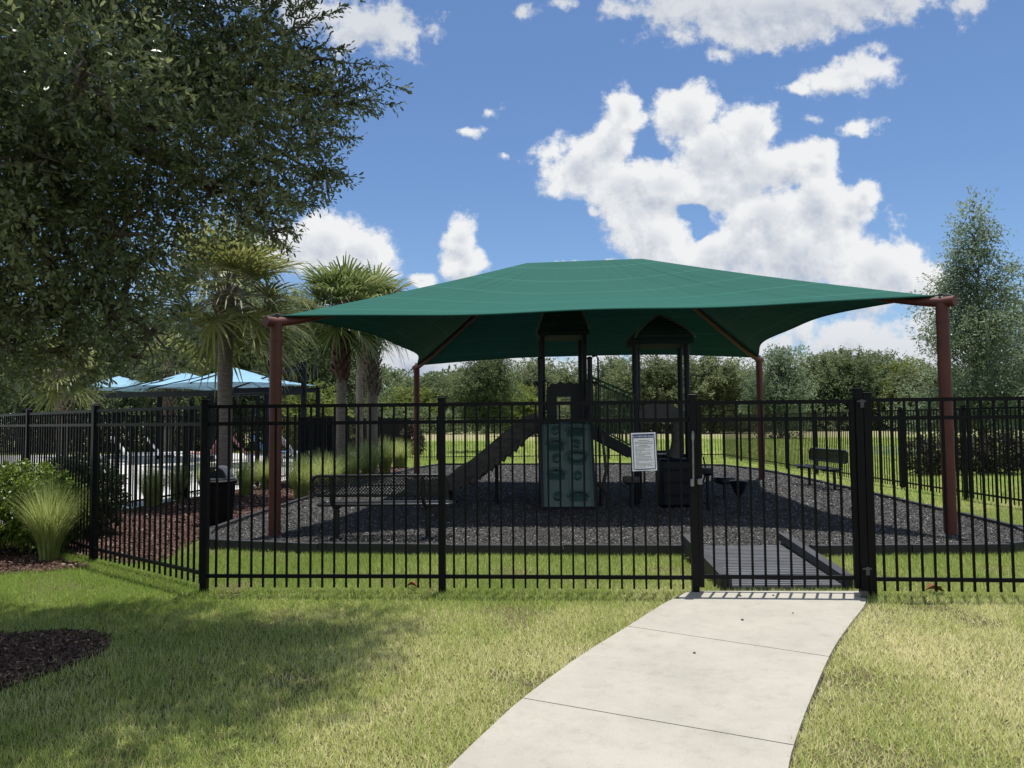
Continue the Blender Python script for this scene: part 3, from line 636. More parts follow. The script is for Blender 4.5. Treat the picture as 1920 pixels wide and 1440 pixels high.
# gate
ga = at(1314, 1000, 6.905); gb = at(1604, 1000, 6.80)
gate = empty('gate', (ga.x, ga.y, 0), 'closed black picket gate where the concrete path ends', 'gate')
grz = math.atan2(gb.y - ga.y, gb.x - ga.x)
for p in (ga, gb):
    mb = MB(); mb.box((p.x, p.y, .92), (.042, .042, 1.70), grz); mb.build('gate_stile', M['fence'], gate)
n = 12; mp = MB()
for i in range(1, n):
    c = ga.lerp(gb, i / n); mp.box((c.x, c.y, .92), (.018, .018, 1.69), grz)
mp.build('picket_panel', M['fence'], gate)
for z in (.165, 1.60, 1.755):
    mb = MB(); c = (ga + gb) / 2; mb.box((c.x, c.y, z), ((gb - ga).length - .044, .03, .036), grz); mb.build('rail', M['fence'], gate)
mb = MB(); hz = (h0.x - .012, 6.79)
post(mb, hz[0] - .005, hz[1] + .002, z1=1.86, wd=.066, rz=grz); hp = mb.build('gate_post', M['fence'])
tag(hp, 'thick black hinge post at the right end of the gate', 'post')
lt = MB(); p = at(1312, 903, 6.86); lt.box((p.x, p.y - .0, p.z), (.05, .05, .055), grz, .008); q = at(1298, 905, 6.85); lt.box((q.x, q.y, q.z), (.035, .03, .07), grz, .006)
lt.build('latch', M['steel'], gate)
lt = MB(); lt.tube([at(1299, 808, 6.855), at(1300, 900, 6.855)], .010, 8); lt.tube([at(1299, 812, 6.85), at(1299, 824, 6.85)], .016, 8); lt.build('latch_rod', M['steel'], gate)
for (x, y) in ((1616, 757), (1627, 1071)):
    mb = MB(); p = at(x, y, 6.745); mb.box(tuple(p), (.034, .02, .075), grz, .004); mb.box((p.x - .028, p.y, p.z + .022), (.03, .014, .014), grz); mb.box((p.x + .02, p.y, p.z + .022), (.03, .014, .014), grz); mb.build('hinge', M['binlid'], gate)
mb = MB(); p = gnd(1620, 1120, .03); mb.box((p.x, p.y, .06), (.06, .05, .05), grz, .005); mb.build('floor_bracket', M['binlid'], gate)

# rules sign
sg = empty('rules_sign', tuple(at(1207, 883, 6.90)), 'white playground rules sign with blue border, tied to the fence left of the gate', 'sign')
c = at(1207.5, 847, 6.905); W_, H_ = .226, .352; tilt = Matrix.Rotation(-.028, 3, 'Y') @ Matrix.Rotation(R(-2), 3, 'Z')
def plate(nm, dx, dz, w_, h_, y, mt, th=.001):
    mb = MB(); o = tilt @ Vector((dx, 0, dz)); mb.box((c.x + o.x, c.y + o.y + y, c.z + o.z), (w_, th, h_), mtx=tilt); return mb.build(nm, mt, sg)
plate('board', 0, 0, W_, H_, 0, M['sign'], .003)
mb = MB()
for dx, dz, w_, h_ in ((0, .159, .196, .007), (0, -.159, .196, .007), (-.098, 0, .007, .318), (.098, 0, .007, .318)):
    o = tilt @ Vector((dx, 0, dz)); mb.box((c.x + o.x, c.y + o.y - .0025, c.z + o.z), (w_, .001, h_), mtx=tilt)
mb.build('border', M['signblue'], sg)
plate('header', 0, .142, .186, .029, -.0028, M['signblue'])
def text(body, size, dx, dz, y, mt, nm):
    cu = bpy.data.curves.new(nm, 'FONT'); cu.body = body; cu.size = size; cu.align_x = 'CENTER'; cu.align_y = 'CENTER'; cu.extrude = .0004; cu.offset = .0004
    cu.materials.append(mt); o = bpy.data.objects.new(nm, cu); col.objects.link(o)
    off = tilt @ Vector((dx, 0, dz)); o.matrix_world = Matrix.Translation((c.x + off.x, c.y + off.y + y, c.z + off.z)) @ tilt.to_4x4() @ Matrix.Rotation(R(90), 4, 'X')
    bpy.context.view_layer.update(); me = bpy.data.meshes.new_from_object(o.evaluated_get(bpy.context.evaluated_depsgraph_get())); mwx = o.matrix_world.copy()
    bpy.data.objects.remove(o); bpy.data.curves.remove(cu); o = link(nm, me); o.matrix_world = mwx; me.name = nm
    if not me.materials: me.materials.append(mt)
    o.parent = sg; o.matrix_parent_inverse = parent_inv(sg); return o
text('PLAYGROUND RULES', .0205, 0, .142, -.0045, M['sign'], 'heading')
mb = MB(); z = .118; rr = random.Random(3)
rows = [(.10, 1), (.165, 1), (.165, 1), (.08, 1)] + [(w_, 0) for w_ in (.15, .14, .09, .155, .06, .145, .15, .085, .15, .145, .165, .15, .03, .165, .14, .165, .09, 0, .13, .11)]
for i, (w_, bold) in enumerate(rows):
    z -= .0145 if bold else .0118
    if not w_: continue
    x = -w_ / 2 if bold else -.080
    end = x + w_
    while x < end - .004:
        wd = min(rr.uniform(.006, .020), end - x); hh = .0055 if bold else .0038
        o = tilt @ Vector((x + wd / 2, 0, z)); mb.box((c.x + o.x, c.y + o.y - .0028, c.z + o.z), (wd, .0006, hh), mtx=tilt); x += wd + .0035
mb.build('small_print', M['signtext'], sg)

# ------------------------------------------------------------------ ramp at the border
rp = empty('ramp', (2.6, 7.1, .03), 'grey ribbed plastic access ramp just behind the gate', 'ramp')
rl, rr_ = 2.02, 3.08
y0, y1, z0, z1 = 7.03, 8.62, .045, .15
mb = MB(); mb.add([(rl, y0, 0), (rr_, y0, 0), (rr_, y0, z0), (rl, y0, z0), (rl, y1, 0), (rr_, y1, 0), (rr_, y1, z1), (rl, y1, z1)],
       [(0, 1, 2, 3), (5, 4, 7, 6), (3, 2, 6, 7), (0, 3, 7, 4), (1, 5, 6, 2)])
for i in range(26):
    t = (i + .5) / 26; y = y0 + (y1 - y0) * t; z = z0 + (z1 - z0) * t; mb.box(((rl + rr_) / 2, y, z + .004), (rr_ - rl - .02, .050, .006))
mb.build('ramp_deck', M['ramp'], rp)
for x in (rl - .035, rr_ + .035):
    mb = MB(); A = (x, y0 + .02, .10); B = (x + .02, y1 + .12, .235)
    mb.bar(A, B, .095, .085); mb.bar((x, y0 + .02, .035), (x + .02, y1 + .12, .12), .07, .10); mb.build('side_rail', M['railgrey'], rp)
    mb = MB(); mb.lathe((x, y0 + .02, .0), [(.055, 0), (.055, .13), (.048, .145), (.03, .148)], 16); mb.build('end_cap', M['kerb'], rp)

# ------------------------------------------------------------------ shade canopy
C = {'NL': Vector((-3.24, 10.2, 3.02)), 'NR': Vector((5.76, 9.9, 3.17)), 'FL': Vector((-2.60, 20.3, 3.12)), 'FR': Vector((6.42, 19.3, 3.17))}
RL, RRr = at(988, 493, 15.1), at(1204, 485, 14.8)
sh = empty('shade_structure', (1.6, 15, 0), 'large green hip roof shade cloth on four red brown columns over the playground', 'shade canopy')
def coons(c0, c1, d0, d1, nu, nv, sag=0.0):
    """c0,c1 bottom/top curves (functions of u), d0,d1 left/right"""
    G = []
    for j in range(nv + 1):
        v = j / nv; row = []
        for i in range(nu + 1):
            u = i / nu
            s = c0(u) * (1 - v) + c1(u) * v + d0(v) * (1 - u) + d1(v) * u - (c0(0) * (1 - u) * (1 - v) + c0(1) * u * (1 - v) + c1(0) * (1 - u) * v + c1(1) * u * v)
            s = s - Vector((0, 0, sag * math.sin(math.pi * u) * math.sin(math.pi * v)))
            row.append(s)
        G.append(row)
    return G
def lerpf(a, b, sag=0): return lambda t: a.lerp(b, t) - Vector((0, 0, sag * math.sin(math.pi * t)))
def edgecurve(a, b, inward, sag, dz):
    mid_in = Vector(inward)
    return lambda t: a.lerp(b, t) + mid_in * sag * 4 * t * (1 - t) * (1 - .12 * math.cos(4 * math.pi * t)) + Vector((0, 0, dz * 4 * t * (1 - t)))
def grow(c, toward, k=.22): d = (c - toward); d.z = 0; return c + d.normalized() * k
K4 = {}
for k, v in C.items():
    ins, dz_ = (.10, .07) if k[0] == 'N' else (.05, .03)
    d = Vector((1.6 - v.x, 15 - v.y, 0)).normalized() * ins; K4[k] = v + d + Vector((0, 0, dz_))
front = edgecurve(K4['NL'], K4['NR'], (0.04, 1, 0), 1.25, .12)
back = edgecurve(K4['FL'], K4['FR'], (-.04, -1, 0), .75, .10)
left = edgecurve(K4['NL'], K4['FL'], (1, 0, 0), .58, .08)
right = edgecurve(K4['NR'], K4['FR'], (-1, 0, 0), .62, .15)
hip = {'NL': lerpf(K4['NL'], RL, .03), 'NR': lerpf(K4['NR'], RRr, .03), 'FL': lerpf(K4['FL'], RL, .03), 'FR': lerpf(K4['FR'], RRr, .03)}
RG = lerpf(RL, RRr, .0); pL = lambda t: RL.copy(); pR = lambda t: RRr.copy()
panels = [coons(front, RG, hip['NL'], hip['NR'], 40, 16, .16), coons(back, RG, hip['FL'], hip['FR'], 40, 16, .12), coons(left, pL, hip['NL'], hip['FL'], 30, 16, .12), coons(right, pR, hip['NR'], hip['FR'], 30, 16, .12)]
Vs = []; Fs = []; UV = []
for G in panels:
    o = len(Vs); nu = len(G[0]) - 1; nv = len(G) - 1
    for j, row in enumerate(G):
        for i, p in enumerate(row): Vs.append(p); UV.append((i / nu, j / nv))
    for j in range(nv):
        for i in range(nu): Fs.append((o + j * (nu + 1) + i, o + j * (nu + 1) + i + 1, o + (j + 1) * (nu + 1) + i + 1, o + (j + 1) * (nu + 1) + i))
me = bpy.data.meshes.new('canopy'); me.from_pydata(Vs, [], Fs); uvl = me.uv_layers.new(name='UVMap')
for lp in me.loops: uvl.data[lp.index].uv = UV[lp.vertex_index]
me.polygons.foreach_set('use_smooth', [True] * len(me.polygons)); me.materials.append(M['canopy']); me.update()
can = link('canopy', me, sh)
for fn in (front, back, left, right):
    mb = MB(); mb.tube([fn(i / 40) for i in range(41)], .014, 6); mb.build('hem', M['canopy'], can)
mid = Vector((1.6, 15, 3))
for k, c in C.items():
    mb = MB(); mb.tube([(c.x, c.y, 0), (c.x, c.y, c.z - .02)], .081, 20); mb.tube([(c.x, c.y, c.z - .30), (c.x, c.y, c.z - .27)], .088, 20, True)
    mb.lathe((c.x, c.y, gz), [(.10, 0), (.10, .01), (.083, .02)], 18); cl = mb.build('column', M['rust'], sh)
    tgt = RL if k[1] == 'L' else RRr; d = (tgt - c).normalized(); dh = Vector((d.x, d.y, 0)).normalized()
    a = c - dh * .17 + Vector((0, 0, -.03)); mb = MB()
    knee = c + dh * .9 + Vector((0, 0, .02))
    mb.tube([a, c + Vector((0, 0, -.03)), c.lerp(tgt, .06) - Vector((0, 0, .07)), c.lerp(tgt, .2) - Vector((0, 0, .10)), c.lerp(tgt, .5) - Vector((0, 0, .11)), tgt - Vector((0, 0, .10))], [.070, .070, .058, .05, .05, .05], 16)
    mb.build('rafter', M['rust'], sh)
    mb = MB(); mb.tube([a + Vector((0, 0, .06)), c + Vector((0, 0, .075)), K4[k]], .012, 6); mb.box(tuple(c + Vector((0, 0, .075))), (.08, .05, .03), 0, .004); mb.build('cable_clamp', M['binlid'], sh)
mb = MB(); mb.tube([RL - Vector((0, 0, .10)), RRr - Vector((0, 0, .10))], .05, 14); mb.build('ridge_beam', M['rust'], sh)

# ------------------------------------------------------------------ play structure
ps = empty('play_structure', (1.8, 13.9, gz), 'dark playground unit with two roofed towers, climbing wall, slide and stairs under the green canopy', 'play structure')
PB = M['plastic_blue']
def ppost(x, y, z1, r=.046, m_=None):
    mb = MB(); mb.tube([(x, y, gz - .02), (x, y, z1)], r, 14); mb.lathe((x, y, z1), [(r + .004, -.01), (r + .004, .02), (r * .6, .04)], 14); return mb.build('post', m_ or PB, ps)
YF, YB = 13.45, 14.4
for (x, y, z) in ((.51, YF, 2.72), (1.41, YF, 2.72), (.60, YB, 3.24), (1.41, YB, 3.24), (.60, YB + .9, 3.24), (1.41, YB + .9, 3.24)): ppost(x, y, z)
T2 = [(2.25, 13.6), (3.20, 13.6), (2.46, 14.55), (3.29, 14.55)]
for (x, y) in T2: ppost(x, y, 3.06, .052)
def deckb(x0, x1, ya, yb, z):
    mb = MB(); mb.box(((x0 + x1) / 2, (ya + yb) / 2, z), (x1 - x0, yb - ya, .05), 0, .01); mb.box(((x0 + x1) / 2, ya + .01, z - .05), (x1 - x0 - .02, .03, .06)); mb.build('deck', PB, ps)
deckb(.55, 1.37, YF, YB + .9, 1.48); deckb(2.3, 3.18, 13.62, 14.5, .95)
def roof(cx, cy, z0, wx, wy, h, curve):
    mb = MB(); n = 8; rings = []
    mb.box((cx, cy, z0 + .05), (wx + .02, wy + .02, .10), 0, .02)
    for i in range(n):
        t0, t1 = i / n, (i + 1) / n
        s = lambda t: (1 - t ** curve) * .97 + .03
        za, zb_ = z0 + .10 + h * t0, z0 + .10 + h * t1
        a, b = s(t0), s(t1) * 1.0 + .05
        vs = [(cx + q * wx / 2 * a, cy + r * wy / 2 * a, za) for q, r in ((-1, -1), (1, -1), (1, 1), (-1, 1))] + [(cx + q * wx / 2 * b, cy + r * wy / 2 * b, zb_) for q, r in ((-1, -1), (1, -1), (1, 1), (-1, 1))]
        mb.add(vs, [(0, 1, 5, 4), (1, 2, 6, 5), (2, 3, 7, 6), (3, 0, 4, 7), (4, 5, 6, 7), (3, 2, 1, 0)])
    o = mb.build('roof', M['roofgreen'], ps)
    for q, r in ((-1, -1), (1, -1), (1, 1), (-1, 1)):
        m2 = MB(); pts = []
        for i in range(n + 1):
            t = i / n; a = (1 - t ** curve) * .97 + .03; pts.append((cx + q * wx / 2 * (a + .03), cy + r * wy / 2 * (a + .03), z0 + .12 + h * t))
        m2.tube(pts, .022, 8); m2.build('roof_rib', M['ribgrey'], o)
    m2 = MB()
    for i in range(1, n):
        t = i / n; a = (1 - t ** curve) * .97 + .045; m2.bar((cx - wx / 2 * a, cy - wy / 2 * a - .004, z0 + .10 + h * t), (cx + wx / 2 * a, cy - wy / 2 * a - .004, z0 + .10 + h * t), .010, .010)
    m2.build('lap_edge', M['ribgrey'], o)
roof(1.005, YB + .42, 3.25, .97, 1.05, 1.15, 1.15)
roof(2.80, 14.08, 2.99, 1.06, 1.08, .48, 1.4)
# climbing wall: one moulded board with pockets and knobs
nx, nz = 64, 110; wx0, wx1 = .53, 1.39; zb0, zb1 = gz, 1.55; yb0, yb1 = 12.85, 13.38
pock = [(.27, .74, .17, .062), (.27, .40, .17, .062), (.70, .90, .18, .050), (.70, .60, .20, .068), (.70, .15, .19, .058)]   # u, v, half width, half height
knob = [(.28, .92), (.28, .59), (.28, .16), (.70, .76), (.70, .39)]
G = []
for j in range(nz + 1):
    v = j / nz
    for i in range(nx + 1):
        u = i / nx; h = 0.0
        for (pu, pv, a, b) in pock:
            du, dv = (u - pu) / a, (v - pv) / b; q = math.hypot(du, dv)
            if dv > 0 or pv == .60: 
                h -= .075 * max(0, min(1, (1.0 - q) * 4))
                h += .018 * math.exp(-((q - 1.12) / .13) ** 2)
            elif -1 < dv <= 0 and abs(du) < 1: h -= .075 * max(0, min(1, (1 - abs(du)) * 5)) * (1 + dv) ** 1.2
        for (ku, kv) in knob:
            q = math.hypot((u - ku) / .07, (v - kv) / .04); h += .05 * math.exp(-q ** 4) * (1 + .25 * math.sin(9 * u * 5 + v * 60))
        e = min(u, 1 - u); h += .03 * max(0, 1 - e / .04)
        if .5 < u < .53: h -= .008
        G.append((wx0 + (wx1 - wx0) * u, yb0 + (yb1 - yb0) * v - h, zb0 + (zb1 - zb0) * v - h * .3))
V = np.array(G); bk_ = V + np.array([0, .05, .02]); bk_[:, 1] = [yb0 + (yb1 - yb0) * ((i // (nx + 1)) / nz) + .09 for i in range(len(G))]
nV = len(V); Fc = []
for j in range(nz):
    for i in range(nx):
        a = j * (nx + 1) + i; Fc.append((a, a + 1, a + nx + 2, a + nx + 1)); Fc.append((nV + a, nV + a + nx + 1, nV + a + nx + 2, nV + a + 1))
for j in range(nz):
    a = j * (nx + 1); b = a + nx; Fc += [(a, a + nx + 1, nV + a + nx + 1, nV + a), (b, nV + b, nV + b + nx + 1, b + nx + 1)]
for i in range(nx):
    a = nz * (nx + 1) + i; Fc += [(a, a + 1, nV + a + 1, nV + a), (i, nV + i, nV + i + 1, i + 1)]
o = qmesh('climbing_wall', np.vstack([V, bk_]), np.array(Fc), None, M['plastic_green'], ps, True); o['label'] = 'green moulded climbing wall with foot pockets'
mb = MB(); mb.box(((wx0 + wx1) / 2, yb0 + .02, gz + .02), (wx1 - wx0 + .04, .14, .08), 0, .01); mb.build('foot_beam', PB, ps)
for x in (wx0 - .025, wx1 + .025):
    mb = MB(); mb.bar((x, yb0 + .04, gz), (x, yb1 + .05, 1.5), .045, .10); mb.build('side_beam', PB, ps)
# scalloped barrier panel with pale lattice window
mb = MB(); pz0, pz1 = 1.5, 2.30; ypn = YF + .55; px0, px1 = .66, 1.33; ring = [(px0, pz0)]
nn = 60
for i in range(nn + 1):
    u = i / nn; x = px0 + (px1 - px0) * u; arch = .10 * (1 - (2 * u - 1) ** 4); sc_ = .035 * abs(math.sin(u * math.pi * 4)); ring.append((x, pz1 - .10 + arch + sc_))
ring.append((px1, pz0))
# build the panel as frame around a square window
wx_0, wx_1, wz0, wz1 = .84, 1.10, 1.62, 2.05
def extr(pts, ya, yb):
    n_ = len(pts); vs = [(x, ya, z) for x, z in pts] + [(x, yb, z) for x, z in pts]
    mb.add(vs, [tuple(range(n_)), tuple(range(2 * n_ - 1, n_ - 1, -1))] + [(i, i + n_, (i + 1) % n_ + n_, (i + 1) % n_) for i in range(n_)])
extr([(px0, pz0), (wx_0, pz0), (wx_0, wz1)] + [(px0, wz1)], ypn, ypn + .03)
extr([(wx_1, pz0), (px1, pz0), (px1, wz1), (wx_1, wz1)], ypn, ypn + .03)
top_ = [p for p in ring[1:-1]]
extr([(px0, wz1 + .001)] + [(px1, wz1 + .001)] + top_[::-1], ypn, ypn + .03)
extr([(wx_0 + .001, pz0), (wx_1 - .001, pz0), (wx_1 - .001, wz0), (wx_0 + .001, wz0)], ypn, ypn + .03)
bp_ = mb.build('barrier_panel', PB, ps)
mb = MB()
for x in (wx_0 + .012, .93, 1.01, wx_1 - .012): mb.box((x, ypn - .012, (wz0 + wz1) / 2), (.012, .012, wz1 - wz0))
for z in (wz0 + .01, 1.76, wz1 - .01): mb.box(((wx_0 + wx_1) / 2, ypn - .026, z), (wx_1 - wx_0, .012, .012))
mb.build('lattice', M['pale'], bp_)
for x, s in ((.51, 1), (1.41, -1)):
    for kz in (1.72, 2.30):
        mb = MB(); mb.tube([(x + s * .03, YF, kz), (x + s * .10, YF - .02, kz + .03), (x + s * .14, YF, kz), (x + s * .10, YF + .01, kz - .5 if kz > 2 else kz - .12), (x + s * .03, YF, kz - .5 if kz > 2 else kz - .1)], .013, 8); mb.build('grab_handle', PB, ps)
for x in (.42, .47, 1.46, 1.50):
    mb = MB(); mb.tube([(x, YF, 2.22), (x - .02, YF, 2.27), (x, YF, 2.31), (x + .03, YF, 2.27)], .016, 8); mb.build('clamp', PB, ps)
# slide
pts = [(.50, 1.50), (.30, 1.44), (-.02, 1.18), (-.35, .90), (-.68, .64), (-.95, .50), (-1.2, .42), (-1.62, .40)]
sp_ = smoothpoly(pts, 6, False); mb = MB(); rings = []; YS = 13.95; hw = .30
for i, (x, z) in enumerate(sp_):
    a = sp_[max(i - 1, 0)]; b = sp_[min(i + 1, len(sp_) - 1)]; d = Vector((b[0] - a[0], b[1] - a[1])).normalized(); nrm = Vector((d.y, -d.x))
    if nrm.y < 0: nrm = -nrm
    t = i / (len(sp_) - 1); wl = .24 * (1 - .75 * max(0, (t - .7) / .3)); w2 = hw + .12 * max(0, (t - .75) / .25); nz_ = .018 * math.sin(i * 1.3) + .012 * math.sin(i * 3.1)
    prof = [(-w2, -.10 + nz_), (-w2 - .03, wl * .5), (-w2 + .01, wl + .02), (-w2 + .06, wl), (-w2 + .09, .03), (0, 0), (w2 - .09, .03), (w2 - .06, wl), (w2 - .01, wl + .02), (w2 + .03, wl * .5), (w2, -.10 + nz_), (0, -.12)]
    rings.append([(x + nrm.x * h, YS + q, z + nrm.y * h) for q, h in prof])
k = len(rings[0]); vs = [p for r in rings for p in r]; fs = [(i * k + j, i * k + (j + 1) % k, (i + 1) * k + (j + 1) % k, (i + 1) * k + j) for i in range(len(rings) - 1) for j in range(k)] + [tuple(range(k - 1, -1, -1)), tuple(range((len(rings) - 1) * k, len(rings) * k))]
mb.add(vs, fs, True); sld = mb.build('slide', M['logbrown'], ps); sld['label'] = 'brown slide moulded like a split log'
mb = MB(); mb.tube([(-.30, YS, gz), (-.30, YS, .84)], .035, 10); mb.build('slide_leg', PB, sld)
mb = MB(); mb.tube([(-1.15, YS, gz), (-1.15, YS, .36)], .035, 10); mb.build('slide_leg', PB, sld)
mb = MB(); rg_ = random.Random(5)
for i in range(9):
    x = .2 - i * .11; z = 1.32 - i * .085; mb.tube([(x, YS - .34, z - .05), (x - .05, YS - .35, z - .12 - rg_.random() * .05), (x - .11, YS - .34, z - .12)], [.05, .055, .03], 8)
mb.build('log_trim', M['logbrown'], sld)
# sloping stair between the towers
A0, A1 = Vector((1.43, 0, 1.40)), Vector((2.24, 0, .95))
for y in (13.55, 14.4):
    mb = MB(); mb.bar((A0.x, y, A0.z), (A1.x + .02, y, A1.z), .04, .17); mb.build('stringer', PB, ps)
    rl_ = MB(); rl_.tube([(A0.x, y, 2.40), (A1.x, y, 2.05)], .020, 8); rl_.tube([(A0.x, y, 1.54), (A1.x, y, 1.09)], .016, 8)
    for i in range(11):
        t = (i + .5) / 11; x = A0.x + (A1.x - A0.x) * t; rl_.tube([(x, y, 1.54 - .45 * t), (x, y, 2.40 - .35 * t)], .011, 6)
    rl_.build('stair_railing', M['steel_green'], ps)
for i in range(5):
    t = (i + .5) / 5; mb = MB(); mb.box((A0.x + (A1.x - A0.x) * t, 13.975, A0.z + (A1.z - A0.z) * t + .03), (.2, .80, .03), 0, .005); mb.build('step', M['greyplastic'], ps)
mb = MB(); mb.tube([(1.46, 13.5, 2.76), (1.54, 13.5, 2.78), (1.565, 13.5, 2.72), (1.57, 13.5, 1.5), (1.57, 13.48, gz)], .017, 8); mb.build('fire_pole', PB, ps)
# tower two: arched house panel, trunk climber, crate climber
mb = MB(); hx0, hx1 = 2.33, 3.08
hp_ = [(hx0, 1.55), (hx1, 1.55), (hx1, 1.78)] + [(hx1 - (hx1 - hx0) * i / 10, 1.78 + .16 * math.sin(math.pi * i / 10)) for i in range(1, 10)] + [(hx0, 1.78)]
n_ = len(hp_); ya, yb = 13.66, 13.69
mb.add([(x, ya, z) for x, z in hp_] + [(x, yb, z) for x, z in hp_], [tuple(range(n_)), tuple(range(2 * n_ - 1, n_ - 1, -1))] + [(i, i + n_, (i + 1) % n_ + n_, (i + 1) % n_) for i in range(n_)])
mb.build('roof_panel', M['greyplastic'], ps)
mb = MB()
for i, x in enumerate((2.36, 2.48, 2.60, 2.72)): mb.tube([(x, 13.67, 1.0), (x, 13.67, 1.55)], .012, 6)
mb.box((2.55, 13.67, 1.02), (.5, .03, .05)); mb.build('spindle_panel', PB, ps)
mb = MB(); tp = [(2.88, 13.45, .9), (2.93, 13.47, 1.05), (2.95, 13.48, 1.25), (2.94, 13.5, 1.45), (2.98, 13.5, 1.62)]
mb.tube(tp, [.17, .10, .075, .07, .09], 12); o = mb.build('tree_trunk_panel', M['logbrown'], ps)
mb = MB(); mb.box((2.90, 13.25, .50), (.68, .5, .84), 0, .05)
for z in (.30, .52, .74): mb.box((2.90, 12.985, z), (.60, .03, .035), 0, .01)
for x in (2.63, 3.17): mb.box((x, 12.985, .5), (.035, .03, .72), 0, .01)
mb.build('crate_climber', PB, ps)
mb = MB(); mb.tube([(3.32, 13.45, gz), (3.32, 13.45, .55), (3.30, 13.4, .62), (3.24, 13.35, .62)], .017, 8); mb.tube([(3.34, 13.1, .95), (3.38, 13.1, .7), (3.32, 13.12, .45)], .014, 8); mb.build('hand_loop', PB, ps)
mb = MB(); mb.tube([(1.62, 13.3, gz), (1.60, 13.3, .45), (1.66, 13.3, .7), (1.6, 13.32, 1.35)], [.03, .035, .03, .025], 8); mb.tube([(1.66, 13.3, .3), (1.5, 13.2, .5)], .03, 8); mb.build('branch_climber', M['logbrown'], ps)

# stepping pods and small stools
def pod(x, y, z, label, cat='stool', cone=False, m_=None, r=.15):
    t = empty('stepping_stool', (x, y, gz), label, cat, 'stools beside the play structure')
    mb = MB()
    if cone: mb.lathe((x, y, z), [(.02, -.26), (.07, -.18), (r, -.03), (r + .01, 0), (r * .9, .012)], 20)
    else: mb.lathe((x, y, z), [(r * .5, -.12), (r, -.08), (r, -.01), (r * .92, .01)], 20)
    mb.build('seat', m_ or PB, t)
    mb = MB(); mb.tube([(x, y, gz - .02), (x, y, z - .12)], .030, 10); mb.build('post', PB, t); return t
a = at(1183, 885, 12.9); t = pod(a.x, a.y, .62, 'log coloured stepping stool below the rules sign', m_=M['logbrown'], r=.15)
a = at(1326, 880, 12.6); pod(a.x, a.y, .78, 'black round stool on a thin post just right of the latch', r=.10)
a = at(1385, 908, 11.9); pod(a.x, a.y, .62, 'black funnel shaped stool with a pale rim right of the round stool', cone=True, r=.135)
a = at(1358, 897, 14.2); pod(a.x, a.y, .50, 'low dark stool behind the funnel shaped stool', r=.2)

# ------------------------------------------------------------------ benches
def mesh_sheet(mb, o, ux, uy, lx, ly, nx_, ny_, wd=.0045):
    """diamond mesh with rolled edge between o and o+ux*lx+uy*ly"""
    P = lambda a, b: o + ux * a + uy * b
    px_ = lx / nx_
    k = int(ny_)
    for i in range(-k, nx_ + 1):
        for s in (1, -1):
            x0, x1 = i * px_, (i + k * .5 * 2) * px_
            if s < 0: x0, x1 = x1, x0
            # clip to 0..lx
            a, b = (x0, 0.0), (x1, ly)
            lo, hi = 0.0, 1.0; dx = b[0] - a[0]
            if dx > 0: lo = max(lo, (0 - a[0]) / dx); hi = min(hi, (lx - a[0]) / dx)
            else: lo = max(lo, (lx - a[0]) / dx); hi = min(hi, (0 - a[0]) / dx)
            if hi - lo < .01: continue
            mb.bar(P(a[0] + dx * lo, ly * lo), P(a[0] + dx * hi, ly * hi), wd, wd)
    return mb
def make_bench(name, label):
    """local: length along x, back at y=0, seat towards +y, ground z=0"""
    t = empty(name, (0, 0, 0), label, 'bench', 'black mesh benches in the playground')
    Lb = 1.78
    ux = Vector((1, 0, 0)); bu = Vector((0, -.10, 1)).normalized(); su = Vector((0, 1, 0))
    def frame(mb, o, uy, ly, r=.019):
        c = [o, o + ux * Lb, o + ux * Lb + uy * ly, o + uy * ly]; rad = ly * .38
        pts = []
        for i in range(4):
            p0, p1, p2 = c[i - 1], c[i], c[(i + 1) % 4]; a = (p0 - p1).normalized() * min(rad, .09); b = (p2 - p1).normalized() * min(rad, .09)
            for q in range(5):
                s_ = q / 4; pts.append((p1 + a) * (1 - s_) ** 2 + p1 * 2 * s_ * (1 - s_) + (p1 + b) * s_ ** 2)
        pts.append(pts[0]); mb.tube(pts, r, 8, False)
    o1 = Vector((-Lb / 2, 0, .58)); mb = MB(); frame(mb, o1, bu, .26); mb.bar(o1 + bu * .13, o1 + ux * Lb + bu * .13, .014, .02)
    bo = mb.build('backrest', M['bench'], t)
    mb = MB(); mesh_sheet(mb, o1, ux, bu, Lb, .26, 44, 6, .010); mb.build('mesh', M['bench'], bo)
    o2 = Vector((-Lb / 2 + .04, .06, .45)); mb = MB(); frame(mb, o2, su, .36); se = mb.build('seat', M['bench'], t)
    mb = MB(); mesh_sheet(mb, o2, ux, su, Lb, .36, 44, 8, .010); mb.build('mesh', M['bench'], se)
    for x in (-.60, .60):
        mb = MB(); mb.tube([(x, .14, 0), (x, .14, .40)], .032, 12); mb.box((x, .14, .02), (.16, .16, .012)); mb.build('leg', M['bench'], t)
        mb = MB(); mb.tube([(x - .04, -.035, .84), (x - .04, -.02, .62), (x - .04, .0, .50), (x - .02, .06, .42), (x, .16, .405), (x, .42, .42)], .024, 10); mb.build('back_support', M['bench'], t)
    return t
b1 = make_bench('bench', 'black mesh bench with its back to the fence, in the foreground')
b2 = copy_tree(b1); b2['label'] = 'black mesh bench on the right edge of the rubber mulch, facing the towers'
b1.location = (-1.73, 9.78, gz); b1.rotation_euler.z = R(-1)
b2.location = (7.02, 16.7, gz); b2.rotation_euler.z = R(93)

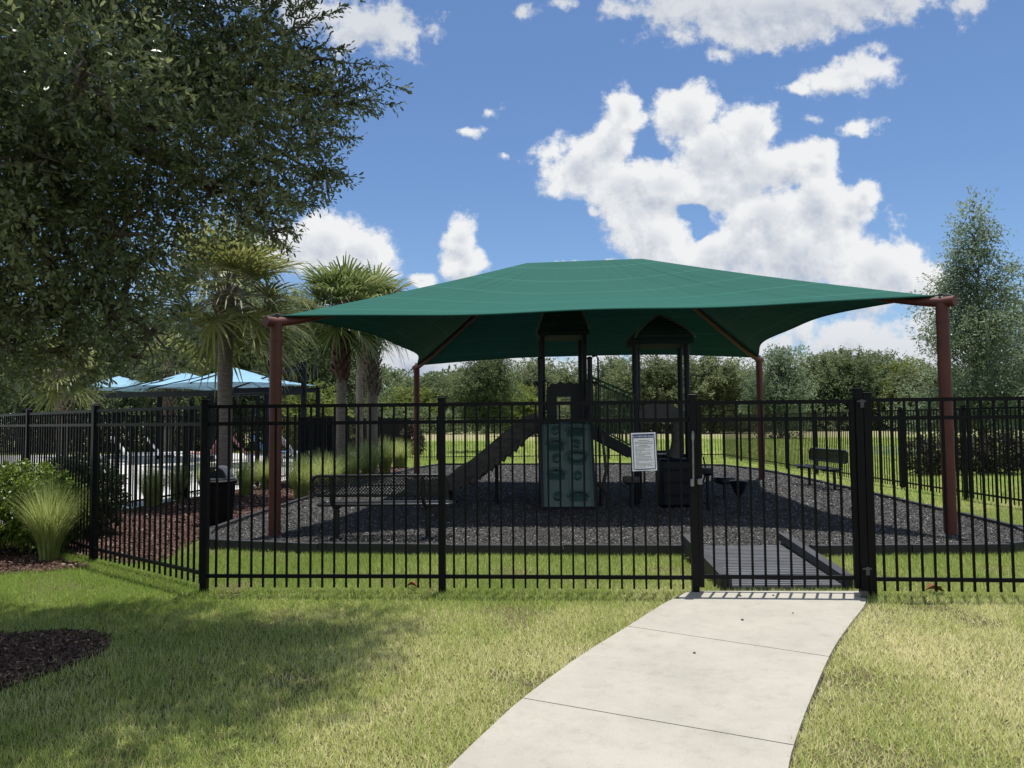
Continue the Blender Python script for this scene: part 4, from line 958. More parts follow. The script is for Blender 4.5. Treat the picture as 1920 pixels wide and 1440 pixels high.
# ------------------------------------------------------------------ bin
tb = gnd(408, 985); tx, ty = tb.x, tb.y
bn = empty('trash_can', (tx, ty, 0), 'black litter bin with grey domed lid behind the fence corner post', 'litter bin')
mb = MB(); mb.lathe((tx, ty, 0), [(.20, .0), (.215, .03), (.255, .64), (.285, .66), (.29, .70), (.27, .72)], 28)
for i in range(28):
    a = 2 * math.pi * i / 28; mb.bar((tx + .212 * math.cos(a), ty + .212 * math.sin(a), .04), (tx + .254 * math.cos(a), ty + .254 * math.sin(a), .63), .014, .014)
mb.build('bin_body', M['bin'], bn)
mb = MB(); mb.lathe((tx, ty, .72), [(.262, 0), (.262, .02), (.20, .03)], 28)
# hooded dome: half barrel with an open mouth towards the camera
R1 = .19
for (ya, yb, r1, r2) in ((ty - .16, ty + .16, R1, R1 - .022),):
    n_ = 16; vs = []
    for y in (ya, yb):
        for rr2 in (r1, r2):
            for i in range(n_ + 1):
                a = math.pi * i / n_; vs.append((tx + rr2 * math.cos(a), y, .745 + rr2 * 1.0 * math.sin(a)))
    k = n_ + 1; fs = []
    for i in range(n_): fs += [(i, i + 1, 2 * k + i + 1, 2 * k + i), (k + i, 3 * k + i, 3 * k + i + 1, k + i + 1), (i, k + i, k + i + 1, i + 1), (2 * k + i, 2 * k + i + 1, 3 * k + i + 1, 3 * k + i)]
    mb.add(vs, fs, True)
lid = mb.build('lid', M['binlid'], bn)
mb = MB(); vs = [(tx + .165 * math.cos(math.pi * i / 12), ty + .02, .75 + .12 * math.sin(math.pi * i / 12)) for i in range(13)]; n_ = len(vs)
mb.add(vs + [(x, y + .02, z) for x, y, z in vs], [tuple(range(n_)), tuple(range(2 * n_ - 1, n_ - 1, -1))] + [(i, i + n_, (i + 1) % n_ + n_, (i + 1) % n_) for i in range(n_)]); mb.build('flap', M['binlid'], lid)

# ------------------------------------------------------------------ pool side: blue shades, loungers, enclosure
dirr = Vector((-3.1, 3.5, 0)).normalized(); per = Vector((dirr.y, -dirr.x, 0))
for i, (px, py, Y, lab) in enumerate(((437, 688, 28.5, 'nearest sky blue pyramid shade by the pool, behind the palm trunk'), (362, 698, 33.0, 'middle sky blue pyramid shade in the row of three by the pool'), (268, 705, 37.5, 'farthest and leftmost sky blue pyramid shade by the pool'))):
    pk = at(px - (0, 15, 45)[i], py, Y); t = empty('pool_shade', (pk.x, pk.y, 0), lab, 'shade canopy', 'blue shades by the pool'); hs = 2.35 + .35 * (i == 2); ez = EYE + (795 - 726) * Y / F * (1.0 if i == 0 else .96 if i == 1 else .92)
    cn = [Vector((pk.x, pk.y, ez)) + dirr * hs * a + per * hs * b for a, b in ((-1, 1), (-1, -1), (1, -1), (1, 1))]
    mb = MB()
    V = []; Fc_ = []; uvs = []
    for q in range(4):
        A, B = cn[q], cn[(q + 1) % 4]; n_ = 10; o = len(V)
        for j in range(n_ + 1):
            v = j / n_
            for ii in range(n_ + 1):
                u = ii / n_; e = A.lerp(B, u); e = e + (Vector((pk.x, pk.y, ez)) - e) * .16 * 4 * u * (1 - u) * (1 - v) + Vector((0, 0, .10 * 4 * u * (1 - u) * (1 - v)))
                p = e.lerp(pk, v) - Vector((0, 0, .08 * math.sin(math.pi * v))); V.append(p); uvs.append((u, v))
        Fc_ += [(o + j * (n_ + 1) + ii, o + j * (n_ + 1) + ii + 1, o + (j + 1) * (n_ + 1) + ii + 1, o + (j + 1) * (n_ + 1) + ii) for j in range(n_) for ii in range(n_)]
    me = bpy.data.meshes.new('canopy'); me.from_pydata(V, [], Fc_); ul = me.uv_layers.new(name='UVMap')
    for lp in me.loops: ul.data[lp.index].uv = uvs[lp.vertex_index]
    me.polygons.foreach_set('use_smooth', [True] * len(me.polygons)); me.materials.append(M['blueshade']); link('canopy', me, t)
    for q in range(4):
        mb = MB(); mb.bar(cn[q] - Vector((0, 0, .02)), pk - Vector((0, 0, .12)), .05, .05); mb.build('hip_pole', M['navybeam'], t)
    mb = MB(); mb.bar(cn[0] - dirr * .0 - Vector((0, 0, .13)), cn[3] - Vector((0, 0, .13)), .12, .18); mb.build('beam', M['navybeam'], t)
    for s in (-1, 1):
        b0 = Vector((pk.x, pk.y, 0)) + dirr * hs * s + per * hs
        mb = MB(); mb.bar((b0.x, b0.y, 0), (b0.x, b0.y, ez - .2), .15, .15); mb.build('post', M['navybeam'], t)
mst = at(570, 680, 27.6)
t = empty('shade_mast', (mst.x, mst.y, 0), 'tall dark mast with two brace rods at the right end of the blue shades', 'mast')
mb = MB(); mb.bar((mst.x, mst.y, 0), tuple(mst), .17, .17); mb.box((mst.x, mst.y, mst.z + .01), (.19, .19, .02)); mb.build('mast_post', M['navybeam'], t)
mb = MB(); mb.tube([at(568, 684, 27.6), at(440, 727, 28.2)], .03, 8); mb.tube([at(568, 690, 27.6), at(480, 708, 31)], .02, 8); mb.bar(at(570, 729, 27.6), at(440, 733, 28.6), .12, .20); mb.build('brace', M['navybeam'], t)
mb = MB(); mb.bar(at(570, 734, 27.5), at(152, 742, 38), .18, .24); mb.build('long_beam', M['navybeam'], t)
for (px, Y) in ((500, 29), (398, 31), (300, 34)):
    q = at(px, 738, Y); mb = MB(); mb.bar((q.x, q.y, 0), (q.x, q.y, q.z), .16, .16); mb.build('beam_post', M['navybeam'], t)
# dark enclosure
e0 = at(592, 800, 20.8); en = empty('equipment_enclosure', (e0.x, e0.y, 0), 'dark slatted equipment enclosure behind the tall grasses', 'enclosure')
mb = MB()
for i in range(7): mb.box((e0.x - .36 + i * .12, e0.y, .88), (.108, .04, 1.72), 0, .006)
mb.build('front_panel', M['navybeam'], en)
mb = MB()
for x in (-.44, .44): mb.box((e0.x + x, e0.y + .3, .88), (.05, .66, 1.74), 0, .005)
mb.box((e0.x, e0.y + .3, 1.77), (.96, .70, .03), 0, .005); mb.build('frame', M['navybeam'], en)
# loungers
def lounger(label, m_):
    t = empty('sun_lounger', (0, 0, 0), label, 'sun lounger', 'sun loungers on the pool deck')
    mb = MB(); mb.bar((-.3, 0, .32), (-.3, 1.2, .32), .04, .05); mb.bar((.3, 0, .32), (.3, 1.2, .32), .04, .05); mb.bar((-.3, 1.2, .32), (.3, 1.2, .32), .04, .05); mb.bar((-.3, 0, .32), (.3, 0, .32), .04, .05); mb.build('frame', M['lounge'], t)
    for x in (-.28, .28):
        for y in (.08, 1.12): mb = MB(); mb.bar((x, y, 0), (x, y, .32), .04, .04); mb.build('leg', M['lounge'], t)
    mb = MB(); mb.box((0, .62, .37), (.56, 1.16, .05), 0, .02); mb.build('cushion', m_, t)
    mb = MB(); mb.box((0, -.25, .66), (.58, .07, .78), 0, .02, mtx=Matrix.Rotation(R(38), 3, 'X')); mb.build('backrest', m_, t); return t
for (px, Y, rz, k, lab) in ((238, 25.5, -70, 'lounge', 'white lounger with raised back, leftmost on the pool deck'), (300, 26.0, -60, 'lounge', 'white lounger second from the left on the pool deck'), (405, 25.0, 60, 'pink', 'pink lounger just left of the palm trunk'), (462, 24.5, -65, 'pink', 'pink lounger just right of the palm trunk'), (500, 25.5, -60, 'bluetowel', 'lounger with a light blue towel left of the red column'), (550, 25.0, -60, 'lounge', 'white lounger right of the near left red column')):
    Y += 4.5; a = at(px, 850, Y); o = lounger(lab, M[k]); o.scale = (1.15, 1.15, 1.15); o.location = (a.x, a.y, .02); o.rotation_euler.z = R(rz)

# ------------------------------------------------------------------ ornamental grasses
def grass_clump(name, h, r, n, label, seed, lod=5, mt='tallgrass', wd=.006):
    rg = np.random.default_rng(seed); a = rg.random(n) * 2 * np.pi; rr = np.sqrt(rg.random(n)) * r * .28
    base = np.stack([rr * np.cos(a), rr * np.sin(a), np.zeros(n)], 1)
    lean = rg.random(n) ** 1.2 * .9 * (r / h) * 1.6; az = a + rg.normal(size=n) * .7; L_ = h * rg.uniform(.55, 1.12, n)
    dirh = np.stack([np.cos(az), np.sin(az), np.zeros(n)], 1); side = np.stack([-np.sin(az), np.cos(az), np.zeros(n)], 1)
    V = []; k = lod
    for j in range(k + 1):
        t = j / k; p = base + dirh * (L_ * lean * t ** 1.9)[:, None] + np.array([0, 0, 1]) * (L_ * (t - .28 * lean * t ** 2.6))[:, None]
        wv = wd * (1 - t * .9); V += [p - side * wv, p + side * wv]
    V = np.stack(V, 1); m_ = V.shape[1]; V = V.reshape(-1, 3); idx = np.arange(n)[:, None] * m_
    Fc = np.concatenate([idx + np.array([2 * j, 2 * j + 1, 2 * j + 3, 2 * j + 2]) for j in range(k)], 0)
    rn = np.repeat(rg.random(n) * .75, m_).reshape(n, m_); rn += np.linspace(0, .25, m_)[None, :]
    rt = empty(name, (0, 0, 0), label, 'ornamental grass', 'tall grass clumps'); qmesh('blades', V, Fc, rn.ravel(), M[mt], rt); return rt
g = grass_clump('tall_grass_clump', .90, .36, 2200, 'large tall grass clump in front of the left fence, beside the round shrub', 3, 6, wd=.0035)
a = gnd(92, 1052); g.location = (a.x, a.y, .01)
gp = [(565, 938, .95, 'tall grass clump against the border just right of the near left column'), (612, 925, 1.0, 'tall grass clump below the dark enclosure'), (655, 912, 1.0, 'tall grass clump at the foot of the second palm'),
      (690, 898, 1.1, 'tall grass clump in front of the third palm'), (722, 888, 1.15, 'tall grass clump behind the bench, second from the right of the bed'), (750, 878, 1.1, 'rightmost tall grass clump of the bed, beside the far left column'),
      (600, 905, 1.0, 'tall grass clump tucked behind the row, below the enclosure'), (640, 893, 1.2, 'tall grass clump behind the second palm trunk'),
      (285, 950, .85, 'thin tall grass clump on the mulch nearest the left fence bay'), (335, 938, .8, 'thin tall grass clump on the mulch before the white deck'), (462, 930, .85, 'tall grass clump between the litter bin and the near left column'), (498, 918, .8, 'small tall grass clump left of the near left column'), (385, 925, .75, 'small tall grass clump behind the litter bin')]
proto = None
for i, (px, py, s, lab) in enumerate(gp):
    if proto is None: proto = grass_clump('tall_grass_clump', .95, .5, 1300, lab, 4, 4, wd=.006); o = proto
    else: o = copy_tree(proto)
    o['label'] = lab; a = gnd(px, py); o.location = (a.x, a.y, .01); o.scale = (s, s, s * random.uniform(.9, 1.05)); o.rotation_euler.z = random.uniform(0, 6.28)

# ------------------------------------------------------------------ shrubs
def shrub(name, x, y, blobs, n, mt, label, cat='shrub', Ln=.05, Wd=.028, seed=1, group=None, stem=True, tw=.10, per=9):
    rt = empty(name, (x, y, 0), label, cat, group)
    bl = [(x + b[0], y + b[1], b[2], b[3], b[4], b[5]) for b in blobs]
    foliage('foliage', bl, n, per, tw, Ln, Wd, M[mt], rt, seed, gap=-.75, shell=.22, gscale=5)
    if stem:
        mb = MB(); rg2 = random.Random(seed)
        for b in bl[:8]:
            mb.tube(wob((x + rg2.uniform(-.06, .06), y + rg2.uniform(-.06, .06), 0), (b[0], b[1], b[2]), 4, .05, rg2), [.018, .015, .013, .01, .007], 6)
        mb.build('stems', M['bark'], rt)
    return rt
shrub('round_shrub', -6.05, 9.35, [(0, 0, .62, .62, .5, .48), (-.55, .1, .6, .5, .45, .5), (.2, .1, .5, .45, .4, .42)], 2600, 'shrub', 'clipped round lime green shrub behind the tall grass clump at the left edge', Ln=.045, seed=21)
shrub('round_shrub', -6.75, 8.75, [(0, 0, .45, .5, .45, .42), (-.5, 0, .4, .5, .5, .4)], 1500, 'shrub', 'lower dark part shaded shrub at the very left edge', Ln=.045, seed=22)
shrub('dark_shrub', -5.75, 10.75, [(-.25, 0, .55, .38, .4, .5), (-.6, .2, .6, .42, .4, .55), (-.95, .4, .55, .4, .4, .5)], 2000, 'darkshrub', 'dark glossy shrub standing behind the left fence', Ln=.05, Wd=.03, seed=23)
hx = at(1760, 850, 20.5)
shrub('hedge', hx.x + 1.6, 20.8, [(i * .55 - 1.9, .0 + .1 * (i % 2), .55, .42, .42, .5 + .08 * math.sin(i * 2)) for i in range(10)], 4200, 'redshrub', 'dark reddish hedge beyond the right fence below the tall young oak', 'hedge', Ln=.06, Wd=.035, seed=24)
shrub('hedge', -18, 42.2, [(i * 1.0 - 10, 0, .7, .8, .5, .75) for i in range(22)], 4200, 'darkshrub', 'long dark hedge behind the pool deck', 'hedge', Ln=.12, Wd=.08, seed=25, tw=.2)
a = gnd(790, 846); shrub('meadow_bush', a.x, 37, [(0, 0, .6, .55, .5, .7)], 500, 'redshrub', 'brown dry bush beyond the back fence, right of the far left column', 'bush', Ln=.12, Wd=.06, seed=26, tw=.2)

# ------------------------------------------------------------------ palms
def palm(x, y, zc, label, seed, r=.14, fr=1.45, nf=34, mt='palm', boots=None, bootmat='boot', trunk_r2=None, lean=0.0):
    rg = np.random.default_rng(seed); rr = random.Random(seed)
    rt = empty('cabbage_palm', (x, y, 0), label, 'palm tree', 'cabbage palms')
    mb = MB(); k = 16; pts = [(x + lean * (i / k) ** 2, y, zc * i / k) for i in range(k + 1)]
    mb.tube(pts, [r * (1.15 if i == 0 else 1) * (1 + .05 * math.sin(i * 2.1 + seed)) for i in range(k + 1)], 16); mb.build('trunk', M['palmbark'], rt)
    cx = x + lean
    mb = MB()
    b0 = boots if boots else zc - .55
    nb = int((zc - b0) * 60)
    for i in range(nb):
        z = b0 + (zc - b0) * i / nb; a = i * 2.4; R_ = r * (1.05); px_, py_ = x + lean * (z / zc) ** 2, y
        out = .12 + .06 * rr.random(); d = Vector((math.cos(a), math.sin(a), 0)); p = Vector((px_, py_, z)) + d * R_ * .85
        mb.bar(p, p + d * out + Vector((0, 0, .26 + .1 * rr.random())), .09, .02, up=tuple(d))
    mb.build('boots', M[bootmat], rt)
    V = []; Fc = []; RN = []; c = Vector((cx, y, zc)); st = MB()
    for i in range(nf):
        el = R(-48 + 125 * (i / nf) ** .9 + rr.uniform(-8, 8)); az = i * 2.39996 + rr.uniform(-.25, .25)
        d = Vector((math.cos(az) * math.cos(el), math.sin(az) * math.cos(el), math.sin(el))); pl = fr * rr.uniform(.42, .58)
        hub = c + d * pl - Vector((0, 0, .10 * pl)); mid_ = c + d * pl * .5 + Vector((0, 0, .03))
        st.tube([c, mid_, hub], [.018, .013, .010], 5)
        # fan: plane with normal tilted up, drooping tips
        fwd = (d - Vector((0, 0, .25))).normalized(); side = fwd.cross(Vector((0, 0, 1)))
        if side.length < .2: side = Vector((1, 0, 0))
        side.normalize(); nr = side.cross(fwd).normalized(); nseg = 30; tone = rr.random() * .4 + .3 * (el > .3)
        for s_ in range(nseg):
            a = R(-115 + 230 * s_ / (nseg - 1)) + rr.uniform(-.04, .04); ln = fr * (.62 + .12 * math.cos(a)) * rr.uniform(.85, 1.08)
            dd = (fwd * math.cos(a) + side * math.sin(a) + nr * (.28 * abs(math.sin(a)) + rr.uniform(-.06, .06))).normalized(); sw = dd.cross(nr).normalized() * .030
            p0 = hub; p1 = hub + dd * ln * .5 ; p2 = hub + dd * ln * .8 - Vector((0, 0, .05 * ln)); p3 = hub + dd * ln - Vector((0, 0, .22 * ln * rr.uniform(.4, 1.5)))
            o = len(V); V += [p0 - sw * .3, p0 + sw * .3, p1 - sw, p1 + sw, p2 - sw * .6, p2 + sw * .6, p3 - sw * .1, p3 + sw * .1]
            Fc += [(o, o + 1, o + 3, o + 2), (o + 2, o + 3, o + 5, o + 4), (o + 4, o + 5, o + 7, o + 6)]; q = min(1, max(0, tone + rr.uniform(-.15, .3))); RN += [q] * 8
    qmesh('crown', np.array([tuple(v) for v in V]), np.array(Fc), np.array(RN), M[mt], rt); st.build('petioles', M[bootmat], rt)
    return rt
def pp(px, Y): return at(px, 720, Y).x
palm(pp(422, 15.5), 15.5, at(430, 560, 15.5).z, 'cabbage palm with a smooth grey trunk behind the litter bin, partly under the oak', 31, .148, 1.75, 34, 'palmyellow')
palm(pp(640, 20), 20, at(645, 585, 20).z, 'cabbage palm with reddish boots, tallest fan crown left of the green canopy', 32, .135, 1.5, 40, 'palm', boots=at(640, 720, 20).z, bootmat='bootred')
palm(pp(698, 22.5), 22.5, at(698, 585, 22.5).z, 'cabbage palm with a thick criss cross booted trunk, right of the reddish one', 33, .165, 1.45, 34, 'palm', boots=at(698, 745, 22.5).z)
palm(pp(674, 27), 27, at(674, 600, 27).z, 'slim cabbage palm trunk seen between two nearer palms', 34, .13, 1.3, 26, 'palm')
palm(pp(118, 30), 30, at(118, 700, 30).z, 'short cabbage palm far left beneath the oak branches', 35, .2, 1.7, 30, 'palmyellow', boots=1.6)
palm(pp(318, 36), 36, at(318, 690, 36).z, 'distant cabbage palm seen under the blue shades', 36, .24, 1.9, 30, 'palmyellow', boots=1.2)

# ------------------------------------------------------------------ trees
def tree(name, x, y, H, W, label, mt, seed, n, per=10, tw=.5, Ln=.16, Wd=.07, shape='round', trunk=.16, clear=.25, group=None, cat='tree', gap=-.3, lean=0, moss=0, nb=15):
    rg = random.Random(seed); rt = empty(name, (x, y, 0), label, cat, group); blobs = []
    for i in range(nb):
        t = (i + .5) / nb
        if shape == 'cone': zz = clear * H + (H * (1 - clear)) * (t ** .85); wr = W / 2 * (1.03 - t) ** .95
        else: zz = clear * H + (H * (1 - clear)) * t; wr = W / 2 * math.sqrt(max(.08, 1 - (2 * t - .85) ** 2 / 1.5))
        a = i * 2.4 + rg.uniform(-.4, .4); off = wr * rg.uniform(.3, .62); r = wr * rg.uniform(.30, .62) + (.03 if shape == 'cone' else .05) * W * (.4 + rg.random())
        blobs.append((x + lean * t + off * math.cos(a), y + off * math.sin(a), min(zz, H - r * .35), r, r, r * (.62 if shape != 'cone' else .5)))
    if shape == 'cone': blobs.append((x, y, H * .93, W * .05, W * .05, H * .07)); blobs.append((x, y, H * .82, W * .10, W * .10, H * .08)); blobs.append((x, y, H * .6, W * .2, W * .2, H * .2))
    else: blobs.append((x + lean * .5, y, H * (.5 + clear / 2), W * .32, W * .32, H * (1 - clear) * .4))
    cr_, P, td = foliage('crown', blobs, n, per, tw, Ln, Wd, M[mt], rt, seed, gap=gap, gscale=3.2 / W * 1.6, shell=.42)
    mb = MB(); fork = Vector((x, y, clear * H * .9)); top = Vector((x + lean, y, H * .86))
    mb.tube(wob((x, y, -.05), fork, 3, .02, rg) + wob(fork, top, 6, .025, rg)[1:], [trunk * 1.25, trunk, trunk * .95, trunk * .9] + [trunk * .75, trunk * .62, trunk * .5, trunk * .38, trunk * .22, trunk * .08], 10)
    for b in blobs:
        c = Vector(b[:3]); t0 = Vector((x, y, max(clear * H * .85, c.z - (abs(c.x - x) + abs(c.y - y)) * .7)))
        mb.tube(wob(t0, c, 4, .05, rg), [trunk * .35, trunk * .28, trunk * .2, trunk * .14, trunk * .06], 6)
    mb.build('trunk', M['bark'], rt)
    if moss:
        rg2 = np.random.default_rng(seed + 9); k = rg2.choice(len(P), moss); p = P[k]; n_ = len(p); q = 7
        off = rg2.normal(size=(n_, q, 3)) * np.array([.12, .12, .15]); b = (p[:, None, :] + off).reshape(-1, 3); m_ = len(b)
        V, Fc = leafquads(b, np.array([0, 0, -1.0]) + rg2.normal(size=(m_, 3)) * .08, rg2.normal(size=(m_, 3)), rg2.uniform(.5, 1.5, m_), .07, 0)
        qmesh('hanging_moss', V, Fc, np.repeat(rg2.random(m_), 4), M['moss'], rt)['kind'] = 'stuff'
    return rt

# young conical oak on the right
a = at(1838, 720, 27)
tree('young_oak', a.x, 27, at(1838, 372, 27).z, 5.6, 'tall conical young oak at the right edge of the photo', 'woodblue', 41, 5000, 11, .66, .125, .052, 'cone', .13, .12, gap=-.34, nb=46)
a = at(1955, 720, 30)
tree('young_oak', a.x, 30, at(1900, 560, 30).z, 4.5, 'lower bushy oak right behind the conical one', 'woodblue', 42, 2600, 10, .5, .15, .065, 'round', .13, .12, gap=-.5)
# small oak beyond the back fence
a = gnd(913, 847)
tree('small_oak', a.x, a.y, at(905, 668, a.y).z, 3.5, 'small round oak with a clear trunk just beyond the back fence', 'oakfar', 43, 3400, 10, .4, .13, .055, 'round', .09, .30, gap=-.5)
# mossy oaks on the left behind the palms
for (px, Y, top, W, s, lab, mt) in ((520, 46, 560, 8, 51, 'tall oak hung with grey moss behind the near left column', 'oakfar'), (600, 46, 595, 8.5, 52, 'mossy oak between the near left column and the palms', 'oakfar'),
                            (450, 47, 520, 8, 53, 'mossy oak behind the yellowish palm', 'woodfar'), (330, 48, 560, 10, 54, 'dark oak behind the middle blue shade', 'woodfar'), (190, 47, 580, 10, 55, 'dark oak behind the leftmost blue shade', 'woodfar'), (40, 46, 600, 10, 56, 'dark oak behind the fence at the left edge', 'woodfar')):
    tree('mossy_oak', at(px, 720, Y).x, Y, at(px, top, Y).z, W, lab, mt, s, 3600, 9, .6, .22, .10, 'round', .22, .16, gap=-.38, moss=260 if s < 54 else 90, group='mossy oaks behind the pool', nb=17)
tree('lime_bush', at(590, 720, 35).x, 35, 3.3, 3.4, 'lime yellow small tree between the near left column and the second palm', 'woodlime', 57, 1500, 9, .35, .14, .07, 'round', .07, .1)
# far trees: distinct ones
FT = [(735, 118, 735, 12, 'woodfar', 'low dark green tree right of the palms'), (770, 112, 726, 11, 'woodlime', 'yellow green tree at the foot of the far left column'), (812, 120, 708, 13, 'woodfar', 'mid green far tree left of the small round oak'),
      (985, 105, 690, 13, 'woodolive', 'olive green far tree just right of the small round oak'), (1010, 125, 680, 13, 'woodfar', 'dark far tree left of the first tower post'), (1050, 125, 686, 13, 'woodolive', 'olive far tree framed by the first tower'),
      (985, 80, 722, 8, 'woodlime', 'lower lime coloured tree right of the small round oak'), (1150, 112, 678, 8.5, 'woodfar', 'dark round topped tree standing above its neighbours between the towers'), (1120, 95, 725, 11, 'woodolive', 'low olive tree behind the sloping stair'),
      (1215, 92, 668, 11, 'woodolive', 'grey green tree framed by the left of the second tower'), (1262, 95, 678, 10, 'woodolive', 'olive tree framed by the right of the second tower'), (1335, 88, 664, 12.5, 'woodolive', 'broad olive tree right of the second tower'),
      (1395, 100, 700, 9, 'woodfar', 'low tree left of the far right column'), (1462, 62, 658, 6.2, 'woodblue', 'grey green open tree right of the far right column'), (1530, 105, 672, 13, 'woodfar', 'dark tree behind the right hand bench'),
      (1585, 100, 664, 12, 'woodfar', 'tallest tree of the right wood'), (1640, 110, 668, 13, 'woodfar', 'dark tree left of the near right column'), (1695, 98, 676, 11, 'woodlime', 'lighter green tree just left of the near right column'), (1745, 90, 690, 10, 'woodolive', 'olive tree behind the near right column'),
      (860, 130, 712, 13, 'woodfar', 'far tree half hidden by the small round oak')]
protos = {}
for i, (px, Y, top, W, mt, lab) in enumerate(FT):
    H = at(px, top, Y).z; x = at(px, 720, Y).x
    key = (mt, 0)
    if mt == 'woodfar': key = (mt, i % 2)
    if key not in protos:
        o = tree('far_tree', 0, 0, 10, 10, lab, mt, 60 + i, 3300, 9, .8, .30, .16, 'round', .22, .10, group='trees of the far wood', gap=-.4, nb=26)
        protos[key] = o
    else: o = copy_tree(protos[key])
    o['label'] = lab; o.location = (x, Y, 0); o.scale = (W / 10, W / 10, H / 10); o.rotation_euler.z = random.uniform(0, 6.28)
# the unbroken mass of the wood behind them
bl = []; rg = random.Random(8)
for i in range(90):
    px = 300 + 1950 * i / 90 + rg.uniform(-8, 8); Y = rg.uniform(128, 150); top = 722 + 14 * math.sin(px * .013) + rg.uniform(-9, 9)
    if px < 720: top -= 30
    p = at(px, top, Y); r = rg.uniform(3.5, 5.5); bl.append((p.x, Y, max(2, p.z - r * .7), r, r, r * .85)); bl.append((p.x + rg.uniform(-2, 2), Y - 4, 2.2, r, r * .8, 2.6))
o, _, _ = foliage('far_wood', bl, 17000, 8, 1.2, .75, .42, M['woodfar'], None, 91, gap=-.9, gscale=.5, shell=.2)
tag(o, 'continuous mass of dark green woodland along the horizon', 'woodland', kind='stuff')
bl = []
for i in range(60):
    px = 640 + 1500 * i / 60 + rg.uniform(-8, 8); Y = rg.uniform(92, 104); p = at(px, 775 + rg.uniform(-8, 8), Y); bl.append((p.x, Y, .9, 2.4, 1.6, p.z - .4 if p.z > 1.4 else 1.1))
o, _, _ = foliage('undergrowth', bl, 5000, 8, .8, .45, .25, M['woodfar'], None, 92, gap=-.9, gscale=.5, shell=.3)
tag(o, 'low dark undergrowth at the foot of the far wood', 'undergrowth', kind='stuff')

# ------------------------------------------------------------------ the large live oak on the left
def B(px, py, Y, rx, ry=None, rz=None): p = at(px, py, Y); return (p.x, p.y, p.z, rx, ry or rx, rz or rx * .8)
oak_b = [B(60, 90, 5.2, .95), B(250, 60, 5.6, .95), B(430, 70, 5.9, .62), B(545, 60, 6.2, .30), B(575, 175, 6.2, .42), B(470, 190, 5.9, .62), B(640, 175, 6.3, .22, .3, .22), B(600, 110, 6.2, .16), B(685, 160, 6.4, .10, .15, .08),
         B(300, 240, 5.4, .85), B(110, 270, 5.0, .85), B(500, 300, 5.9, .55), B(585, 270, 6.1, .26), B(600, 330, 6.1, .17), B(400, 360, 5.6, .50), B(490, 395, 5.8, .30), B(520, 430, 5.8, .14),
         B(40, 430, 5.0, .75), B(220, 440, 5.2, .65), B(275, 480, 5.4, .30), B(90, 570, 5.1, .55), B(230, 570, 5.3, .42), B(280, 625, 5.5, .24), B(130, 655, 5.2, .30, .5, .22), B(20, 660, 5.0, .40, .5, .25), B(250, 670, 5.6, .18),
         B(-150, 200, 4.8, 1.0), B(-220, 450, 5.0, .9), B(-120, 620, 5.0, .6), B(150, 150, 4.3, .55), B(-20, 300, 4.3, .6), B(150, 400, 6.3, .7), B(350, 200, 6.8, .7), B(100, 500, 6.5, .6), B(20, 150, 6.8, .9),
         (-3.0, 5.0, 5.6, 1.1, 1.1, .8), (-4.5, 5.2, 5.9, 1.2, 1.2, .9), (-2.0, 6.2, 6.0, .8, .8, .5), (-1.45, 6.6, 5.9, .55, .55, .3), (-1.9, 5.2, 5.6, .6, .6, .4), (-3.2, 6.6, 5.6, 1.0, .8, .7), (-2.6, 4.4, 5.0, .6, .6, .45), (-5.5, 5.0, 5.0, 1.0, 1.0, .8), (-1.0, 6.1, 6.25, .55, .7, .25), (-1.0, 5.3, 6.2, .55, .5, .25), (-1.5, 4.6, 5.9, .5, .5, .25), (-2.3, 3.9, 5.4, .6, .5, .3), (-1.0, 7.0, 6.8, .8, .6, .4), (-1.6, 6.6, 6.7, .9, .8, .45), (-.75, 6.2, 6.6, .5, .6, .3), (-2.6, 7.1, 6.8, 1.0, .7, .5), (-2.2, 5.6, 6.4, .9, .8, .5), (-1.5, 5.0, 6.3, .6, .5, .3), (-3.4, 4.3, 5.9, .8, .6, .5), (-1.9, 6.3, 6.8, .9, .8, .5), (-1.2, 5.8, 6.6, .6, .7, .4), (-4.6, 4.0, 4.6, .8, .7, .7)]
ok = empty('live_oak', (-4.55, 5.0, 0), 'large live oak with small glossy leaves filling the upper left of the photo', 'tree')
crw, P, td = foliage('crown', oak_b, 21500, 12, .17, .050, .019, M['oak'], ok, 77, gap=-.44, gscale=3.0, shell=.42, droop=.15, up=.2, lift=.6, hexa=True)
rgk = random.Random(12); mb = MB(); fk = Vector((-4.5, 5.05, 1.9))
mb.tube(wob((-4.55, 5.0, -.05), fk, 4, .015, rgk), [.24, .19, .17, .165, .17], 14)
hubs = []
for tgt in ((-3.6, 5.1, 3.2), (-2.6, 5.6, 4.2), (-3.3, 5.2, 5.3), (-4.6, 5.2, 5.4), (-5.4, 4.8, 4.3), (-3.9, 4.3, 3.9), (-3.3, 6.3, 4.4), (-3.0, 5.3, 2.6), (-4.2, 5.6, 2.6)):
    pts = wob(fk, tgt, 7, .05, rgk); mb.tube(pts, [.11, .095, .085, .075, .065, .055, .045, .03], 9); hubs += pts[2:]
for b in oak_b:
    c = Vector(b[:3]); h = min(hubs, key=lambda q: (q - c).length); mb.tube(wob(h, c, 6, .05, rgk), [.04, .034, .03, .024, .018, .013, .008], 7)
    for _ in range(9):
        e = c + Vector((rgk.gauss(0, 1), rgk.gauss(0, 1), rgk.gauss(0, .8))).normalized() * b[3] * rgk.uniform(.6, 1.0); mb.tube(wob(c, e, 4, .07, rgk), [.012, .010, .008, .006, .003], 5)
oakmb = mb
